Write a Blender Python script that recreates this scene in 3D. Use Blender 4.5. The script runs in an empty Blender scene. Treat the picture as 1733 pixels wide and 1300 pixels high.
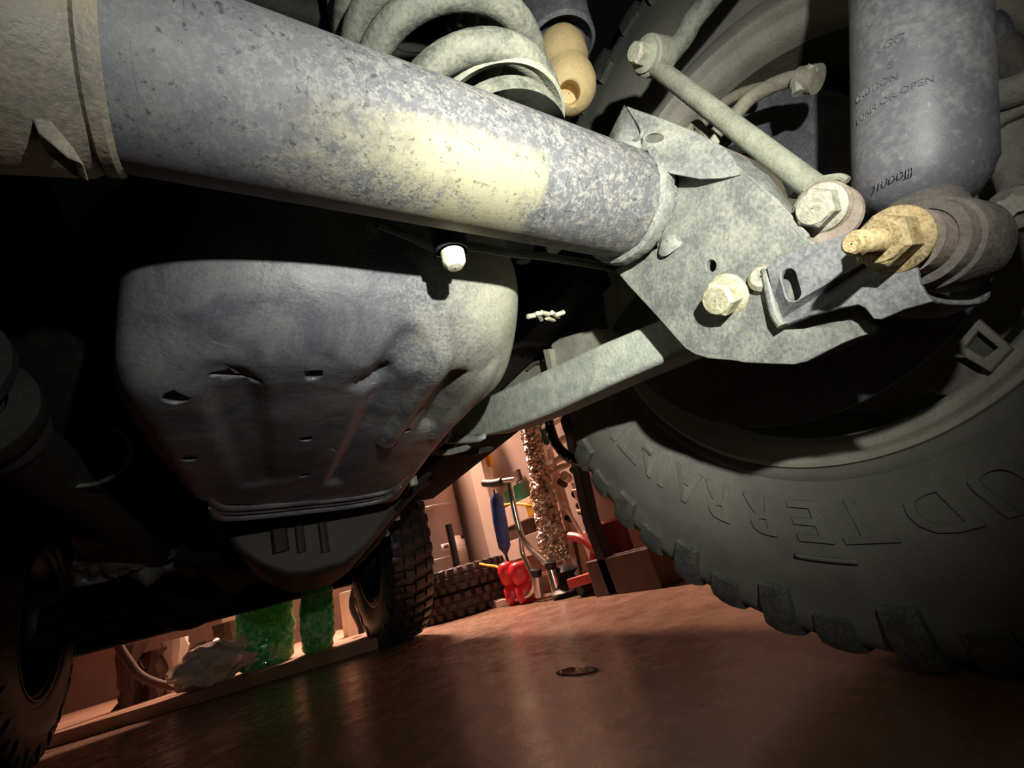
import bpy, bmesh, math, random
import numpy as np
from mathutils import Vector, Matrix, noise
random.seed(4)
rad = math.radians
S = bpy.context.scene
COL = S.collection

# ------------------------------------------------------------------ camera
FPX, ROLL, PITCH, YAW, CH = 758.5, .2834, .3675, .6195, .1708
cy_, sy_, cp_, sp_ = math.cos(YAW), math.sin(YAW), math.cos(PITCH), math.sin(PITCH)
F = Vector((sy_*cp_, cy_*cp_, sp_)); R0 = Vector((cy_, -sy_, 0)); U0 = R0.cross(F)
CR = math.cos(ROLL)*R0 - math.sin(ROLL)*U0
CU = math.sin(ROLL)*R0 + math.cos(ROLL)*U0
EYE = Vector((0, 0, CH))
cam = bpy.data.cameras.new('camera'); cam.sensor_width = 36; cam.lens = FPX*36/1733
cam.clip_start = .01; cam.clip_end = 60
co = bpy.data.objects.new('camera', cam); COL.objects.link(co)
co.matrix_world = Matrix(((CR.x, CU.x, -F.x, 0), (CR.y, CU.y, -F.y, 0), (CR.z, CU.z, -F.z, CH), (0, 0, 0, 1)))
S.camera = co
def at(px, py, X=None, Y=None, Z=None):
    """point of the place seen at a pixel of the photograph, on a plane of the place"""
    d = (px-866.5)/FPX*CR + (650-py)/FPX*CU + F
    t = X/d.x if X is not None else Y/d.y if Y is not None else (Z-CH)/d.z
    return EYE + d*t

# ------------------------------------------------------------------ world, lights, exposure
w = bpy.data.worlds.new('world'); S.world = w; w.use_nodes = True
w.node_tree.nodes['Background'].inputs[0].default_value = (.02, .016, .014, 1)
w.node_tree.nodes['Background'].inputs[1].default_value = .15
S.view_settings.view_transform = 'Standard'; S.view_settings.look = 'None'
S.view_settings.exposure = 0; S.view_settings.gamma = 1
S.view_settings.use_curve_mapping = False
def light(name, kind, loc, target, energy, color, **k):
    l = bpy.data.lights.new(name, kind); l.energy = energy; l.color = color
    for a, b in k.items(): setattr(l, a, b)
    o = bpy.data.objects.new(name, l); COL.objects.link(o); o.location = loc
    o.rotation_euler = (Vector(target)-Vector(loc)).to_track_quat('-Z', 'Y').to_euler()
    return o
# hand-held torch beside the photographer
light('torch', 'SPOT', (.065, -.09, .278), at(850, 410, Y=.25), 7.0, (1, .99, .88),
      spot_size=rad(124), spot_blend=1.0, shadow_soft_size=.004)
light('torch', 'SPOT', (.065, -.09, .278), at(935, 500, Y=.3), 8.4, (1, .99, .84),
      spot_size=rad(76), spot_blend=1.0, shadow_soft_size=.004)
# garage strip lamps over the free bay beside the car, then an added fill
light('garage_lamp_and_fill', 'AREA', (1.0, 3.9, 2.36), (1.15, 3.3, 0), 120, (1, .63, .47), shape='RECTANGLE', size=.3, size_y=.9, spread=rad(110))
light('garage_lamp_and_fill', 'AREA', (.98, 2.75, 2.36), (1.25, 2.0, .3), 70, (1, .63, .47), shape='RECTANGLE', size=.2, size_y=.5, spread=rad(95))
light('garage_lamp_and_fill', 'AREA', (-.9, 3.9, 2.36), (-.3, 3.2, 0), 3, (1, .60, .42), shape='RECTANGLE', size=.3, size_y=.9, spread=rad(110))  # added fill to brighten the bags on the curb, no known lamp

# ------------------------------------------------------------------ materials
def nt(name):
    m = bpy.data.materials.new(name); m.use_nodes = True
    n = m.node_tree; return m, n, n.nodes['Principled BSDF']
def rgb(c): return (c[0], c[1], c[2], 1)
def ramp(n, fac, stops):
    r = n.nodes.new('ShaderNodeValToRGB'); e = r.color_ramp.elements
    while len(e) < len(stops): e.new(.5)
    for k, (p, c) in zip(e, stops): k.position = p; k.color = rgb(c) if len(c) == 3 else c
    n.links.new(fac, r.inputs[0]); return r.outputs[0]
def noise_n(n, scale, detail=6, rough=.6, stretch=None, dist=0, loc=None):
    t = n.nodes.new('ShaderNodeTexCoord'); mp = n.nodes.new('ShaderNodeMapping')
    n.links.new(t.outputs['Object'], mp.inputs[0])
    if stretch: mp.inputs['Scale'].default_value = stretch
    if loc: mp.inputs['Location'].default_value = loc
    x = n.nodes.new('ShaderNodeTexNoise'); x.inputs['Scale'].default_value = scale
    x.inputs['Detail'].default_value = detail; x.inputs['Roughness'].default_value = rough
    x.inputs['Distortion'].default_value = dist
    n.links.new(mp.outputs[0], x.inputs[0]); return x.outputs[0]
def mix(n, fac, a, b, typ='MIX'):
    x = n.nodes.new('ShaderNodeMix'); x.data_type = 'RGBA'; x.blend_type = typ
    for i, v in ((0, fac), (6, a), (7, b)):
        if isinstance(v, (int, float)): x.inputs[i].default_value = v
        elif isinstance(v, tuple): x.inputs[i].default_value = rgb(v)
        else: n.links.new(v, x.inputs[i])
    return x.outputs[2]
def bump(n, h, strength, dist, prev=None):
    b = n.nodes.new('ShaderNodeBump'); b.inputs['Strength'].default_value = strength
    b.inputs['Distance'].default_value = dist
    n.links.new(h, b.inputs['Height'])
    if prev: n.links.new(prev, b.inputs['Normal'])
    return b.outputs[0]
MATS = {}
def dusty(name, base, dust, amount=.5, scale=60, rough=.55, metal=.1, fine=400, bs=.4, soft=.11, spec=.5, stretch=None):
    """painted or bare metal with patches of dried dust"""
    m, n, p = nt(name)
    a = noise_n(n, scale, 8, .68, stretch, .3); b = noise_n(n, fine, 3, .6, stretch)
    f = mix(n, .35, a, b)
    c = .5+(0.5-amount)*.35
    fac = ramp(n, f, ((max(0, c-soft), (0, 0, 0)), (min(1, c+soft), (1, 1, 1))))
    spk = ramp(n, noise_n(n, fine*1.3, 4, .75, stretch, .6, (5, 2, 1)), ((.60, (0, 0, 0)), (.70, (.55, .55, .55))))
    col = mix(n, spk, mix(n, fac, base, dust), tuple(min(.75, v*1.35) for v in dust))
    big = ramp(n, noise_n(n, scale*.16, 3), ((.3, (.82, .82, .84)), (.7, (1.1, 1.1, 1.08))))
    col = mix(n, 1.0, col, big, 'MULTIPLY')
    n.links.new(col, p.inputs['Base Color'])
    r = ramp(n, fac, ((0, (rough,)*3), (1, (min(1, rough+.3),)*3))); n.links.new(r, p.inputs['Roughness'])
    p.inputs['Metallic'].default_value = metal; p.inputs['Specular IOR Level'].default_value = spec
    n.links.new(bump(n, b, bs, .0012, bump(n, a, bs*.8, .003)), p.inputs['Normal'])
    MATS[name] = m; return m
def plain(name, c, rough=.5, metal=0, var=.12, scale=40, bs=.1, spec=.5, coat=0):
    m, n, p = nt(name)
    a = noise_n(n, scale, 5)
    col = mix(n, ramp(n, a, ((.3, (0, 0, 0)), (.7, (1, 1, 1)))), tuple(v*(1-var) for v in c), tuple(v*(1+var) for v in c))
    n.links.new(col, p.inputs['Base Color']); p.inputs['Roughness'].default_value = rough
    p.inputs['Metallic'].default_value = metal; p.inputs['Specular IOR Level'].default_value = spec
    p.inputs['Coat Weight'].default_value = coat
    if bs: n.links.new(bump(n, a, bs, .002), p.inputs['Normal'])
    MATS[name] = m; return m
# axle tube: cream dust caked thick along the middle, scratched and freckled
def tube_mat():
    m, n, p = nt('axle_tube_paint')
    t = n.nodes.new('ShaderNodeTexCoord'); sx = n.nodes.new('ShaderNodeSeparateXYZ'); n.links.new(t.outputs['Object'], sx.inputs[0])
    blot = noise_n(n, 34, 8, .62, (1, 1, 1), .4); fine = noise_n(n, 520, 5, .8); lace = noise_n(n, 150, 9, .82, None, .35)
    ns = mix(n, .5, blot, fine)
    def wobble(out, amp):
        mm = n.nodes.new('ShaderNodeMath'); mm.operation = 'MULTIPLY_ADD'; n.links.new(ns, mm.inputs[0]); mm.inputs[1].default_value = amp
        n.links.new(out, mm.inputs[2]); return mm.outputs[0]
    wx, wz = wobble(sx.outputs[0], .05), wobble(sx.outputs[2], .030)
    bandx = ramp(n, wx, ((0.0, (.25,)*3), (.12, (1, 1, 1)), (.186, (1, 1, 1)), (.193, (.30, .30, .30)), (.3, (.62, .62, .62))))
    bandz = ramp(n, wz, ((.368, (0, 0, 0)), (.376, (1, 1, 1)), (.388, (1, 1, 1)), (.408, (0, 0, 0))))
    msk = mix(n, 1.0, bandx, bandz, 'MULTIPLY')
    a = mix(n, .4, lace, fine)
    thin = ramp(n, a, ((.485, (0, 0, 0)), (.56, (1, 1, 1))))
    xg = ramp(n, sx.outputs[0], ((0.0, (.18,)*3), (.11, (.75,)*3)))
    thin = mix(n, 1.0, thin, xg, 'MULTIPLY')
    thick = ramp(n, mix(n, .5, mix(n, .5, blot, lace), msk), ((.52, (0, 0, 0)), (.72, (1, 1, 1))))
    base = mix(n, ramp(n, blot, ((.35, (0, 0, 0)), (.65, (1, 1, 1)))), (.088, .089, .106), (.128, .128, .142))
    c = mix(n, thin, base, (.31, .31, .285)); c = mix(n, thick, c, (.29, .278, .19))
    frk = ramp(n, noise_n(n, 230, 4, .7, None, .2, (4, 4, 1)), ((.34, (.4,)*3), (.41, (1, 1, 1))))
    c = mix(n, 1.0, c, frk, 'MULTIPLY')
    scr = ramp(n, noise_n(n, 60, 3, .5, (14, 1, 1), 1.5), ((.30, (.35, .35, .35)), (.34, (1, 1, 1))))
    c = mix(n, .6, c, mix(n, 1.0, c, scr, 'MULTIPLY'))
    n.links.new(c, p.inputs['Base Color']); p.inputs['Roughness'].default_value = .62
    p.inputs['Metallic'].default_value = .05
    n.links.new(bump(n, a, .35, .0015, bump(n, thick, .5, .0006)), p.inputs['Normal'])
    return m
TUBE = tube_mat()
CAST = dusty('cast_iron', (.15, .14, .13), (.29, .255, .18), .45, 30, .55)
PLATE = dusty('bracket_steel', (0.144, 0.151, 0.155), (0.317, 0.324, 0.277), .42, 45, .5, .15)
PLATE2 = dusty('shock_bracket_steel', (0.156, 0.160, 0.183), (0.328, 0.328, 0.328), .36, 45, .5, .15)
SPRING = dusty('spring_steel', (0.090, 0.094, 0.083), (0.225, 0.232, 0.188), .5, 55, .55)
LINK = dusty('link_steel', (0.194, 0.202, 0.166), (0.302, 0.310, 0.245), .55, 50, .6)
ARM = dusty('arm_steel', (0.368, 0.414, 0.386), (0.607, 0.644, 0.552), .5, 70, .5)
SKID = dusty('skid_plate_paint', (0.081, 0.082, 0.119), (0.314, 0.318, 0.314), .36, 20, .48, .1, bs=.3, soft=.2)
def skid_mat():
    m, n, p = nt('stamped_skid_paint')
    t = n.nodes.new('ShaderNodeTexCoord'); sx = n.nodes.new('ShaderNodeSeparateXYZ'); n.links.new(t.outputs['Object'], sx.inputs[0])
    blot = noise_n(n, 22, 8, .66, None, .5); fine = noise_n(n, 420, 5, .75); med = noise_n(n, 90, 7, .75, None, .3)
    base = mix(n, ramp(n, blot, ((.35, (0, 0, 0)), (.65, (1, 1, 1)))), (.078, .079, .104), (.130, .132, .152))
    xm = ramp(n, sx.outputs[0], ((-.06, (.02,)*3), (.08, (.12,)*3), (.17, (.55,)*3), (.25, (.85,)*3)))
    ym = ramp(n, sx.outputs[1], ((.26, (1,)*3), (.36, (.75,)*3), (.60, (.35,)*3), (.85, (.2,)*3)))
    wt = mix(n, 1.0, xm, ym, 'MULTIPLY')
    nn_ = mix(n, .45, mix(n, .5, blot, med), fine)
    f = mix(n, .38, nn_, wt)
    fac = ramp(n, f, ((.42, (0, 0, 0)), (.60, (1, 1, 1))))
    veil = ramp(n, mix(n, .5, blot, fine), ((.45, (0, 0, 0)), (.62, (.42,)*3)))
    c = mix(n, veil, base, (.26, .265, .27)); c = mix(n, fac, c, (.42, .42, .335))
    scr = ramp(n, noise_n(n, 30, 3, .5, (1, 9, 1), 1.2, (2, 2, 0)), ((.70, (0, 0, 0)), (.74, (.35,)*3)))
    c = mix(n, scr, c, (.45, .45, .42))
    n.links.new(c, p.inputs['Base Color']); n.links.new(ramp(n, fac, ((0, (.42,)*3), (1, (.75,)*3))), p.inputs['Roughness'])
    p.inputs['Metallic'].default_value = .05
    n.links.new(bump(n, fine, .25, .001, bump(n, blot, .35, .004)), p.inputs['Normal']); return m
SKID = skid_mat()
SHOCK = dusty('shock_body_paint', (0.133, 0.134, 0.156), (0.281, 0.281, 0.289), .26, 22, .5, .1, 260, bs=.15)
BOLT = dusty('zinc_bolt', (0.320, 0.304, 0.208), (0.560, 0.536, 0.384), .6, 160, .45, .3)
BOLTG = dusty('grey_bolt', (0.257, 0.250, 0.211), (0.452, 0.437, 0.359), .6, 160, .45, .3)
RUST = dusty('rusty_zinc', (0.216, 0.137, 0.058), (0.475, 0.389, 0.216), .6, 180, .5, .3, 700)
PINK = dusty('bushing_sleeve', (0.195, 0.150, 0.128), (0.300, 0.255, 0.217), .5, 90, .6)
RUBBER = dusty('bushing_rubber', (0.096, 0.084, 0.080), (0.192, 0.168, 0.152), .5, 60, .7)
FOAM = dusty('bump_stop_foam', (0.368, 0.248, 0.112), (0.528, 0.424, 0.232), .65, 40, .6, 0, 200, soft=.3)
DARK = plain('black_underbody', (.012, .012, .013), .9, 0, .3, 12, .3, spec=.12)
DARKG = dusty('undercoat', (.022, .022, .024), (.05, .048, .046), .35, 18, .8, spec=.2)
FRAMEG = dusty('frame_steel', (.07, .072, .07), (.22, .225, .20), .45, 30, .55)
TAN = dusty('dusty_frame_mount', (.30, .29, .24), (.46, .45, .38), .6, 45, .65)
TIRE = dusty('tyre_rubber', (.170, .168, .160), (.31, .31, .275), .45, 22, .66, 0, 500, .3, .25, spec=.35)
TREAD = dusty('tread_rubber', (.10, .10, .095), (.26, .26, .225), .4, 26, .7, 0, 300, spec=.3)
BARREL = dusty('dark_rim_barrel', (.10, .092, .078), (.20, .18, .15), .45, 26, .7, .1)  # barrel base darker than the rim lip
RIM = dusty('wheel_alloy', (0.506, 0.484, 0.418), (0.638, 0.616, 0.539), .55, 26, .5, .2)
CALI = dusty('caliper_casting', (0.180, 0.161, 0.150), (0.315, 0.292, 0.270), .5, 60, .6)
SHIELD = dusty('dust_shield_steel', (0.098, 0.098, 0.119), (0.196, 0.196, 0.212), .35, 40, .5)
HOSE = dusty('hose_rubber', (0.180, 0.165, 0.128), (0.270, 0.255, 0.203), .5, 80, .7)
WHITEP = plain('white_plastic', (.80, .78, .60), .4)
STAMP = plain('stamped_mark', (.26, .26, .30), .4, .1)
WRINK = plain('foil_heat_shield', (.20, .205, .22), .45, .3, .3, 20, .4)
PANM = plain('dusty_pan', (.026, .021, .018), .6, 0, .3, 16, .3)
# garage
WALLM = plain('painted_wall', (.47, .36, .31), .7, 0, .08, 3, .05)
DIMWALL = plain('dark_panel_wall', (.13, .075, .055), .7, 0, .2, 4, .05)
TRIMM = plain('pale_trim_paint', (.88, .72, .60), .6, 0, .05, 20, .02)
HEATER = plain('heater_jacket', (.40, .30, .27), .45, .1, .08, 6, .05)
PAPER = plain('label_paper', (.82, .70, .62), .6, 0, .03, 60, 0)
INK = plain('label_ink', (.12, .06, .06), .6, 0, .1, 60, 0)
REDINK = plain('red_label_ink', (.55, .06, .04), .6, 0, .1, 60, 0)
YEL = plain('yellow_plastic', (.85, .42, .04), .5)
BLUE = plain('blue_nylon', (.02, .05, .22), .6, 0, .2, 60, .2)
RED = plain('red_vinyl', (.62, .02, .03), .35, 0, .2, 30, .3)
REDP = plain('red_tool_paint', (.42, .02, .015), .4)
REDD = plain('dark_red_paint', (.16, .01, .01), .45)
GREEN = plain('green_glass_pane', (.02, .10, .05), .2)
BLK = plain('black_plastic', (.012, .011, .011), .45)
CHROME = plain('chrome_tube', (.75, .68, .62), .22, .85, .05, 40, .02)
WOOD = plain('brown_board', (.09, .045, .03), .7, 0, .3, 14, .2)
OLDTREAD = plain('brown_tread_rubber', (.055, .03, .024), .6, 0, .3, 60, .3)
def foil_mat():
    m, n, p = nt('crinkled_foil')
    v = n.nodes.new('ShaderNodeTexVoronoi'); v.inputs['Scale'].default_value = 55
    t = n.nodes.new('ShaderNodeTexCoord'); n.links.new(t.outputs['Object'], v.inputs[0])
    p.inputs['Base Color'].default_value = (.92, .80, .68, 1); p.inputs['Metallic'].default_value = 1
    p.inputs['Roughness'].default_value = .32
    n.links.new(bump(n, v.outputs['Distance'], 1, .02), p.inputs['Normal']); return m
FOIL = foil_mat()
def bag_mat():
    m, n, p = nt('green_bag_film')
    a = noise_n(n, 24, 5, .6, None, 1.5)
    n.links.new(ramp(n, a, ((.36, (.05, .26, .08)), (.5, (.20, .66, .26)), (.62, (.80, 1.0, .65)))), p.inputs['Base Color'])
    p.inputs['Roughness'].default_value = .2; p.inputs['Coat Weight'].default_value = .7
    n.links.new(bump(n, a, .8, .03), p.inputs['Normal'])
    tr = n.nodes.new('ShaderNodeBsdfTranslucent'); tr.inputs[0].default_value = (.10, .42, .14, 1)
    mx = n.nodes.new('ShaderNodeMixShader'); mx.inputs[0].default_value = .3
    n.links.new(p.outputs[0], mx.inputs[1]); n.links.new(tr.outputs[0], mx.inputs[2])
    n.links.new(mx.outputs[0], n.nodes['Material Output'].inputs[0]); return m
BAG = bag_mat()
CLEAR = plain('crumpled_plastic', (.92, .75, .64), .25, 0, .1, 30, .5, coat=.4)
def floor_mat():
    m, n, p = nt('sealed_concrete')
    a = noise_n(n, 1.7, 8, .62, None, .6); b = noise_n(n, 14, 6, .7); s = noise_n(n, 90, 4, .7)
    c = ramp(n, mix(n, .3, a, b), ((.32, (.16, .085, .06)), (.5, (.25, .15, .105)), (.68, (.33, .205, .15))))
    st = ramp(n, noise_n(n, 5, 6, .7, (1, 2.2, 1), 1.0, (3, 1, 0)), ((.60, (1, 1, 1)), (.72, (.62, .58, .55))))
    c = mix(n, 1.0, c, st, 'MULTIPLY')
    n.links.new(c, p.inputs['Base Color'])
    n.links.new(ramp(n, b, ((.3, (.17,)*3), (.7, (.36,)*3))), p.inputs['Roughness'])
    p.inputs['Specular IOR Level'].default_value = .55
    n.links.new(bump(n, s, .06, .002, bump(n, b, .08, .01)), p.inputs['Normal']); return m
FLOORM = floor_mat()
CURBM = plain('curb_concrete', (.42, .24, .16), .6, 0, .2, 8, .2)
WATER = plain('oil_puddle', (.02, .014, .012), .04, 0, .1, 10, 0)

# ------------------------------------------------------------------ object helpers
WORLD = {}
def empty(name, loc, label=None, cat=None, group=None, parent=None):
    o = bpy.data.objects.new(name, None); COL.objects.link(o); o.empty_display_size = .02
    loc = Vector(loc); WORLD[o.name] = loc
    o.location = loc - (WORLD[parent.name] if parent else Vector())
    o.parent = parent; tag(o, label, cat, group); return o
def tag(o, label=None, cat=None, group=None, kind=None):
    if label: o['label'] = label
    if cat: o['category'] = cat
    if group: o['group'] = group
    if kind: o['kind'] = kind
    return o
def axes(d):
    d = Vector(d).normalized(); a = Vector((0, 0, 1)) if abs(d.z) < .9 else Vector((1, 0, 0))
    u = d.cross(a).normalized(); return d, u, d.cross(u)
def smooth_path(pts, k=6):
    pts = [Vector(p) for p in pts]; out = []
    for i in range(len(pts)-1):
        p0, p1, p2, p3 = pts[max(0, i-1)], pts[i], pts[i+1], pts[min(len(pts)-1, i+2)]
        for j in range(k):
            t = j/k
            out.append(.5*((2*p1)+(p2-p0)*t+(2*p0-5*p1+4*p2-p3)*t*t+(3*p1-p0-3*p2+p3)*t**3))
    out.append(pts[-1]); return out
class B:
    """collects shapes in place coordinates, then becomes one mesh object"""
    def __init__(s): s.bm = bmesh.new()
    def loops(s, rings, closed=True, caps=True, ringclosed=False):
        vs = [[s.bm.verts.new(p) for p in r] for r in rings]; n = len(vs[0])
        m = len(vs) if ringclosed else len(vs)-1
        for i in range(m):
            a, b = vs[i], vs[(i+1) % len(vs)]
            for j in range(n if closed else n-1):
                k = (j+1) % n; s.bm.faces.new((a[j], a[k], b[k], b[j]))
        if caps and closed and not ringclosed:
            s.bm.faces.new(vs[0][::-1]); s.bm.faces.new(vs[-1])
        return s
    def lathe(s, prof, c, axis, n=32, caps=False, ringclosed=False, wob=None):
        d, u, v = axes(axis); c = Vector(c); rings = []
        for (r, t) in prof:
            rings.append([c+d*t+(u*math.cos(2*math.pi*j/n)+v*math.sin(2*math.pi*j/n))*(max(r, 1e-5)*(1 if not wob else wob(j/n))) for j in range(n)])
        return s.loops(rings, True, caps, ringclosed)
    def cyl(s, p0, p1, r0, r1=None, n=24, bev=0):
        p0, p1 = Vector(p0), Vector(p1); L = (p1-p0).length; r1 = r0 if r1 is None else r1
        pr = [(r0, 0), (r1, L)] if not bev else [(r0-bev, 0), (r0, bev), (r1, L-bev), (r1-bev, L)]
        return s.lathe(pr, p0, p1-p0, n, True)
    def hexa(s, p0, p1, r, dome=.0, turn=0):
        p0, p1 = Vector(p0), Vector(p1); d, u, v = axes(p1-p0); L = (p1-p0).length
        def ring(rr, t): return [p0+d*t+(u*math.cos(turn+j*math.pi/3)+v*math.sin(turn+j*math.pi/3))*rr for j in range(6)]
        s.loops([ring(r, 0), ring(r, L*.86), ring(r*.86, L)]); return s
    def path(s, pts, r, n=12, sm=0, closed=False, rz=None):
        pts = smooth_path(pts, sm) if sm else [Vector(p) for p in pts]
        N = len(pts); rings = []; u = None
        for i, p in enumerate(pts):
            if closed: t = pts[(i+1) % N]-pts[i-1]
            else: t = pts[min(N-1, i+1)]-pts[max(0, i-1)]
            t.normalize()
            if u is None: _, u, _ = axes(t)
            u = (u-t*u.dot(t)).normalized(); v = t.cross(u)
            rr = r(i/(N-1)) if callable(r) else r
            rings.append([p+(u*math.cos(2*math.pi*j/n)+v*math.sin(2*math.pi*j/n)*(rz or 1))*rr for j in range(n)])
        return s.loops(rings, True, True, closed)
    def box(s, c, size, M=None):
        c = Vector(c); M = M or Matrix.Identity(3); h = Vector(size)/2
        P = [c+M@Vector((sx*h.x, sy*h.y, sz*h.z)) for sz in (-1, 1) for sx, sy in ((-1, -1), (1, -1), (1, 1), (-1, 1))]
        return s.loops([P[:4], P[4:]])
    def prism(s, pts, vec):
        pts = [Vector(p) for p in pts]; vec = Vector(vec)
        return s.loops([pts, [p+vec for p in pts]])
    def sheet(s, rows):
        return s.loops(rows, False, False)
    def done(s, name, mat, parent=None, sharp=35, bevel=0, seg=2, solid=0, sub=0, off=-1, origin=None, fix=True, weld=False):
        if weld: bmesh.ops.remove_doubles(s.bm, verts=s.bm.verts, dist=1e-5)
        if fix: bmesh.ops.recalc_face_normals(s.bm, faces=s.bm.faces)
        me = bpy.data.meshes.new(name); s.bm.to_mesh(me); s.bm.free()
        return mesh_obj(name, me, mat, parent, sharp, bevel, seg, solid, sub, off, origin)
def mesh_obj(name, me, mat, parent=None, sharp=35, bevel=0, seg=2, solid=0, sub=0, off=-1, origin=None):
    o = bpy.data.objects.new(name, me); COL.objects.link(o)
    pw = WORLD[parent.name] if parent else Vector()
    if origin is None:
        if parent: origin = pw
        else:
            vs = [v.co for v in me.vertices]
            lo = Vector([min(v[i] for v in vs) for i in range(3)]); hi = Vector([max(v[i] for v in vs) for i in range(3)])
            origin = Vector(((lo.x+hi.x)/2, (lo.y+hi.y)/2, lo.z))
    if name in KEEP: origin = Vector()
    origin = Vector(origin)
    if origin.length: me.transform(Matrix.Translation(-origin))
    WORLD[o.name] = origin; o.location = origin-pw; o.parent = parent
    me.materials.append(mat)
    if sharp: me.shade_smooth(); me.set_sharp_from_angle(angle=rad(sharp))
    if solid:
        m = o.modifiers.new('s', 'SOLIDIFY'); m.thickness = solid; m.offset = off; m.use_even_offset = True
    if bevel:
        m = o.modifiers.new('b', 'BEVEL'); m.width = bevel; m.segments = seg; m.limit_method = 'ANGLE'; m.angle_limit = rad(40)
        m.harden_normals = True
    if sub:
        m = o.modifiers.new('u', 'SUBSURF'); m.levels = sub; m.render_levels = sub
    return o
KEEP = ()
def cut_shape(outline, holes, thick, bevel=.0008, res=3):
    """flat cut sheet: 2-D outline with holes, extruded; returns mesh with z = -thick/2..thick/2"""
    cu = bpy.data.curves.new('cut', 'CURVE'); cu.dimensions = '2D'; cu.fill_mode = 'BOTH'
    cu.extrude = max(thick/2-bevel, 0); cu.bevel_depth = bevel; cu.bevel_resolution = 2; cu.offset = -bevel
    for pl in [outline]+holes:
        sp = cu.splines.new('POLY'); sp.points.add(len(pl)-1)
        for q, (a, b) in zip(sp.points, pl): q.co = (a, b, 0, 1)
        sp.use_cyclic_u = True
    o = bpy.data.objects.new('cut', cu); COL.objects.link(o)
    dg = bpy.context.evaluated_depsgraph_get()
    me = bpy.data.meshes.new_from_object(o.evaluated_get(dg)); me.materials.clear()
    bpy.data.objects.remove(o); return me
def remap(me, fn):
    for v in me.vertices: v.co = fn(v.co.x, v.co.y, v.co.z)
    me.update(); return me
def flip_if(me, want):
    """make the normals point outward after a mirroring remap"""
    bm = bmesh.new(); bm.from_mesh(me); bmesh.ops.recalc_face_normals(bm, faces=bm.faces); bm.to_mesh(me); bm.free(); return me
def yz(pts, X): return [(p.y, p.z) for p in (at(*q, X=X) for q in pts)]
def circ(c, r, n=20, ry=None):
    return [(c[0]+r*math.cos(2*math.pi*i/n), c[1]+(ry or r)*math.sin(2*math.pi*i/n)) for i in range(n)]
def text_mesh(s, size, ext, bold=0.0, shear=0.0):
    cu = bpy.data.curves.new('t', 'FONT'); cu.body = s; cu.size = size; cu.extrude = ext; cu.resolution_u = 3
    cu.offset = bold; cu.align_x = 'LEFT'; cu.shear = shear
    o = bpy.data.objects.new('t', cu); COL.objects.link(o)
    dg = bpy.context.evaluated_depsgraph_get(); me = bpy.data.meshes.new_from_object(o.evaluated_get(dg))
    me.materials.clear(); bpy.data.objects.remove(o); return me
def copy_tree(o, parent=None):
    c = o.copy(); COL.objects.link(c)
    if parent: c.parent = parent
    for ch in list(o.children): copy_tree(ch, c)
    return c

# ================================================================== SETTING
YB, XR = 4.7, 1.36
tag(B().box((-.6, 1, -.02), (5.2, 8, .04)).done('floor', FLOORM, sharp=0), kind='structure')
f_ = bpy.data.objects['floor']
def crack(pts, wd=.004):
    b = B(); P = smooth_path([at(x, y, Z=0)+Vector((0, 0, .0006)) for x, y in pts], 5)
    L, Rr = [], []
    for i, p in enumerate(P):
        t = (P[min(i+1, len(P)-1)]-P[max(i-1, 0)]).normalized(); n_ = Vector((-t.y, t.x, 0))
        ww = wd*(.5+.8*random.random())*math.sin(math.pi*(i+.5)/len(P))**.3
        L.append(p+n_*ww/2); Rr.append(p-n_*ww/2)
    o = b.sheet([L, Rr]).done('floor_crack', BLK, f_, sharp=0, origin=P[0])
crack([(750, 1166), (800, 1150), (850, 1128), (905, 1108), (960, 1090), (1030, 1072)], .003)
crack([(760, 1124), (790, 1118), (815, 1110)], .003)
crack([(905, 1106), (990, 1104), (1060, 1090)], .002)
tag(B().box((XR+.05, 1, 1.2), (.1, 8, 2.4)).done('wall_right', WALLM, sharp=0), kind='structure')
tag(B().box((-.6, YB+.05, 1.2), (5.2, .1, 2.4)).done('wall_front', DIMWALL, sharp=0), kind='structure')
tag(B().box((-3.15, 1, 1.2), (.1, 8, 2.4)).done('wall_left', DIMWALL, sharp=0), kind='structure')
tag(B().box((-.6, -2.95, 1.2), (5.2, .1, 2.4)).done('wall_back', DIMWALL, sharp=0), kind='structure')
tag(B().box((-.6, 1, 2.45), (5.2, 8, .1)).done('ceiling', WALLM, sharp=0), kind='structure')
# low concrete curb that the bags stand on
tag(B().prism([(-3.0, 4.05, 0), (.50, 2.12, 0), (.78, 2.7, 0), (.8, YB, 0), (-3.0, YB, 0)], (0, 0, .046)).done('trim_3', CURBM, bevel=.006), kind='structure')
# boards on the right wall
def board(name, p0, p1, wd, X, mat):
    a, b = at(*p0, X=X), at(*p1, X=X)
    y = (a.y+b.y)/2
    return B().box((X+.02, y, .55), (.05, wd, 1.1)).done(name, mat, bevel=.003)
tag(board('trim_1', (812, 800), (843, 962), .165, 1.26, TRIMM), kind='structure')
tag(B().box((1.29, 3.25, .55), (.06, .10, 1.1)).done('trim_2', TRIMM, bevel=.003), kind='structure')

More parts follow.
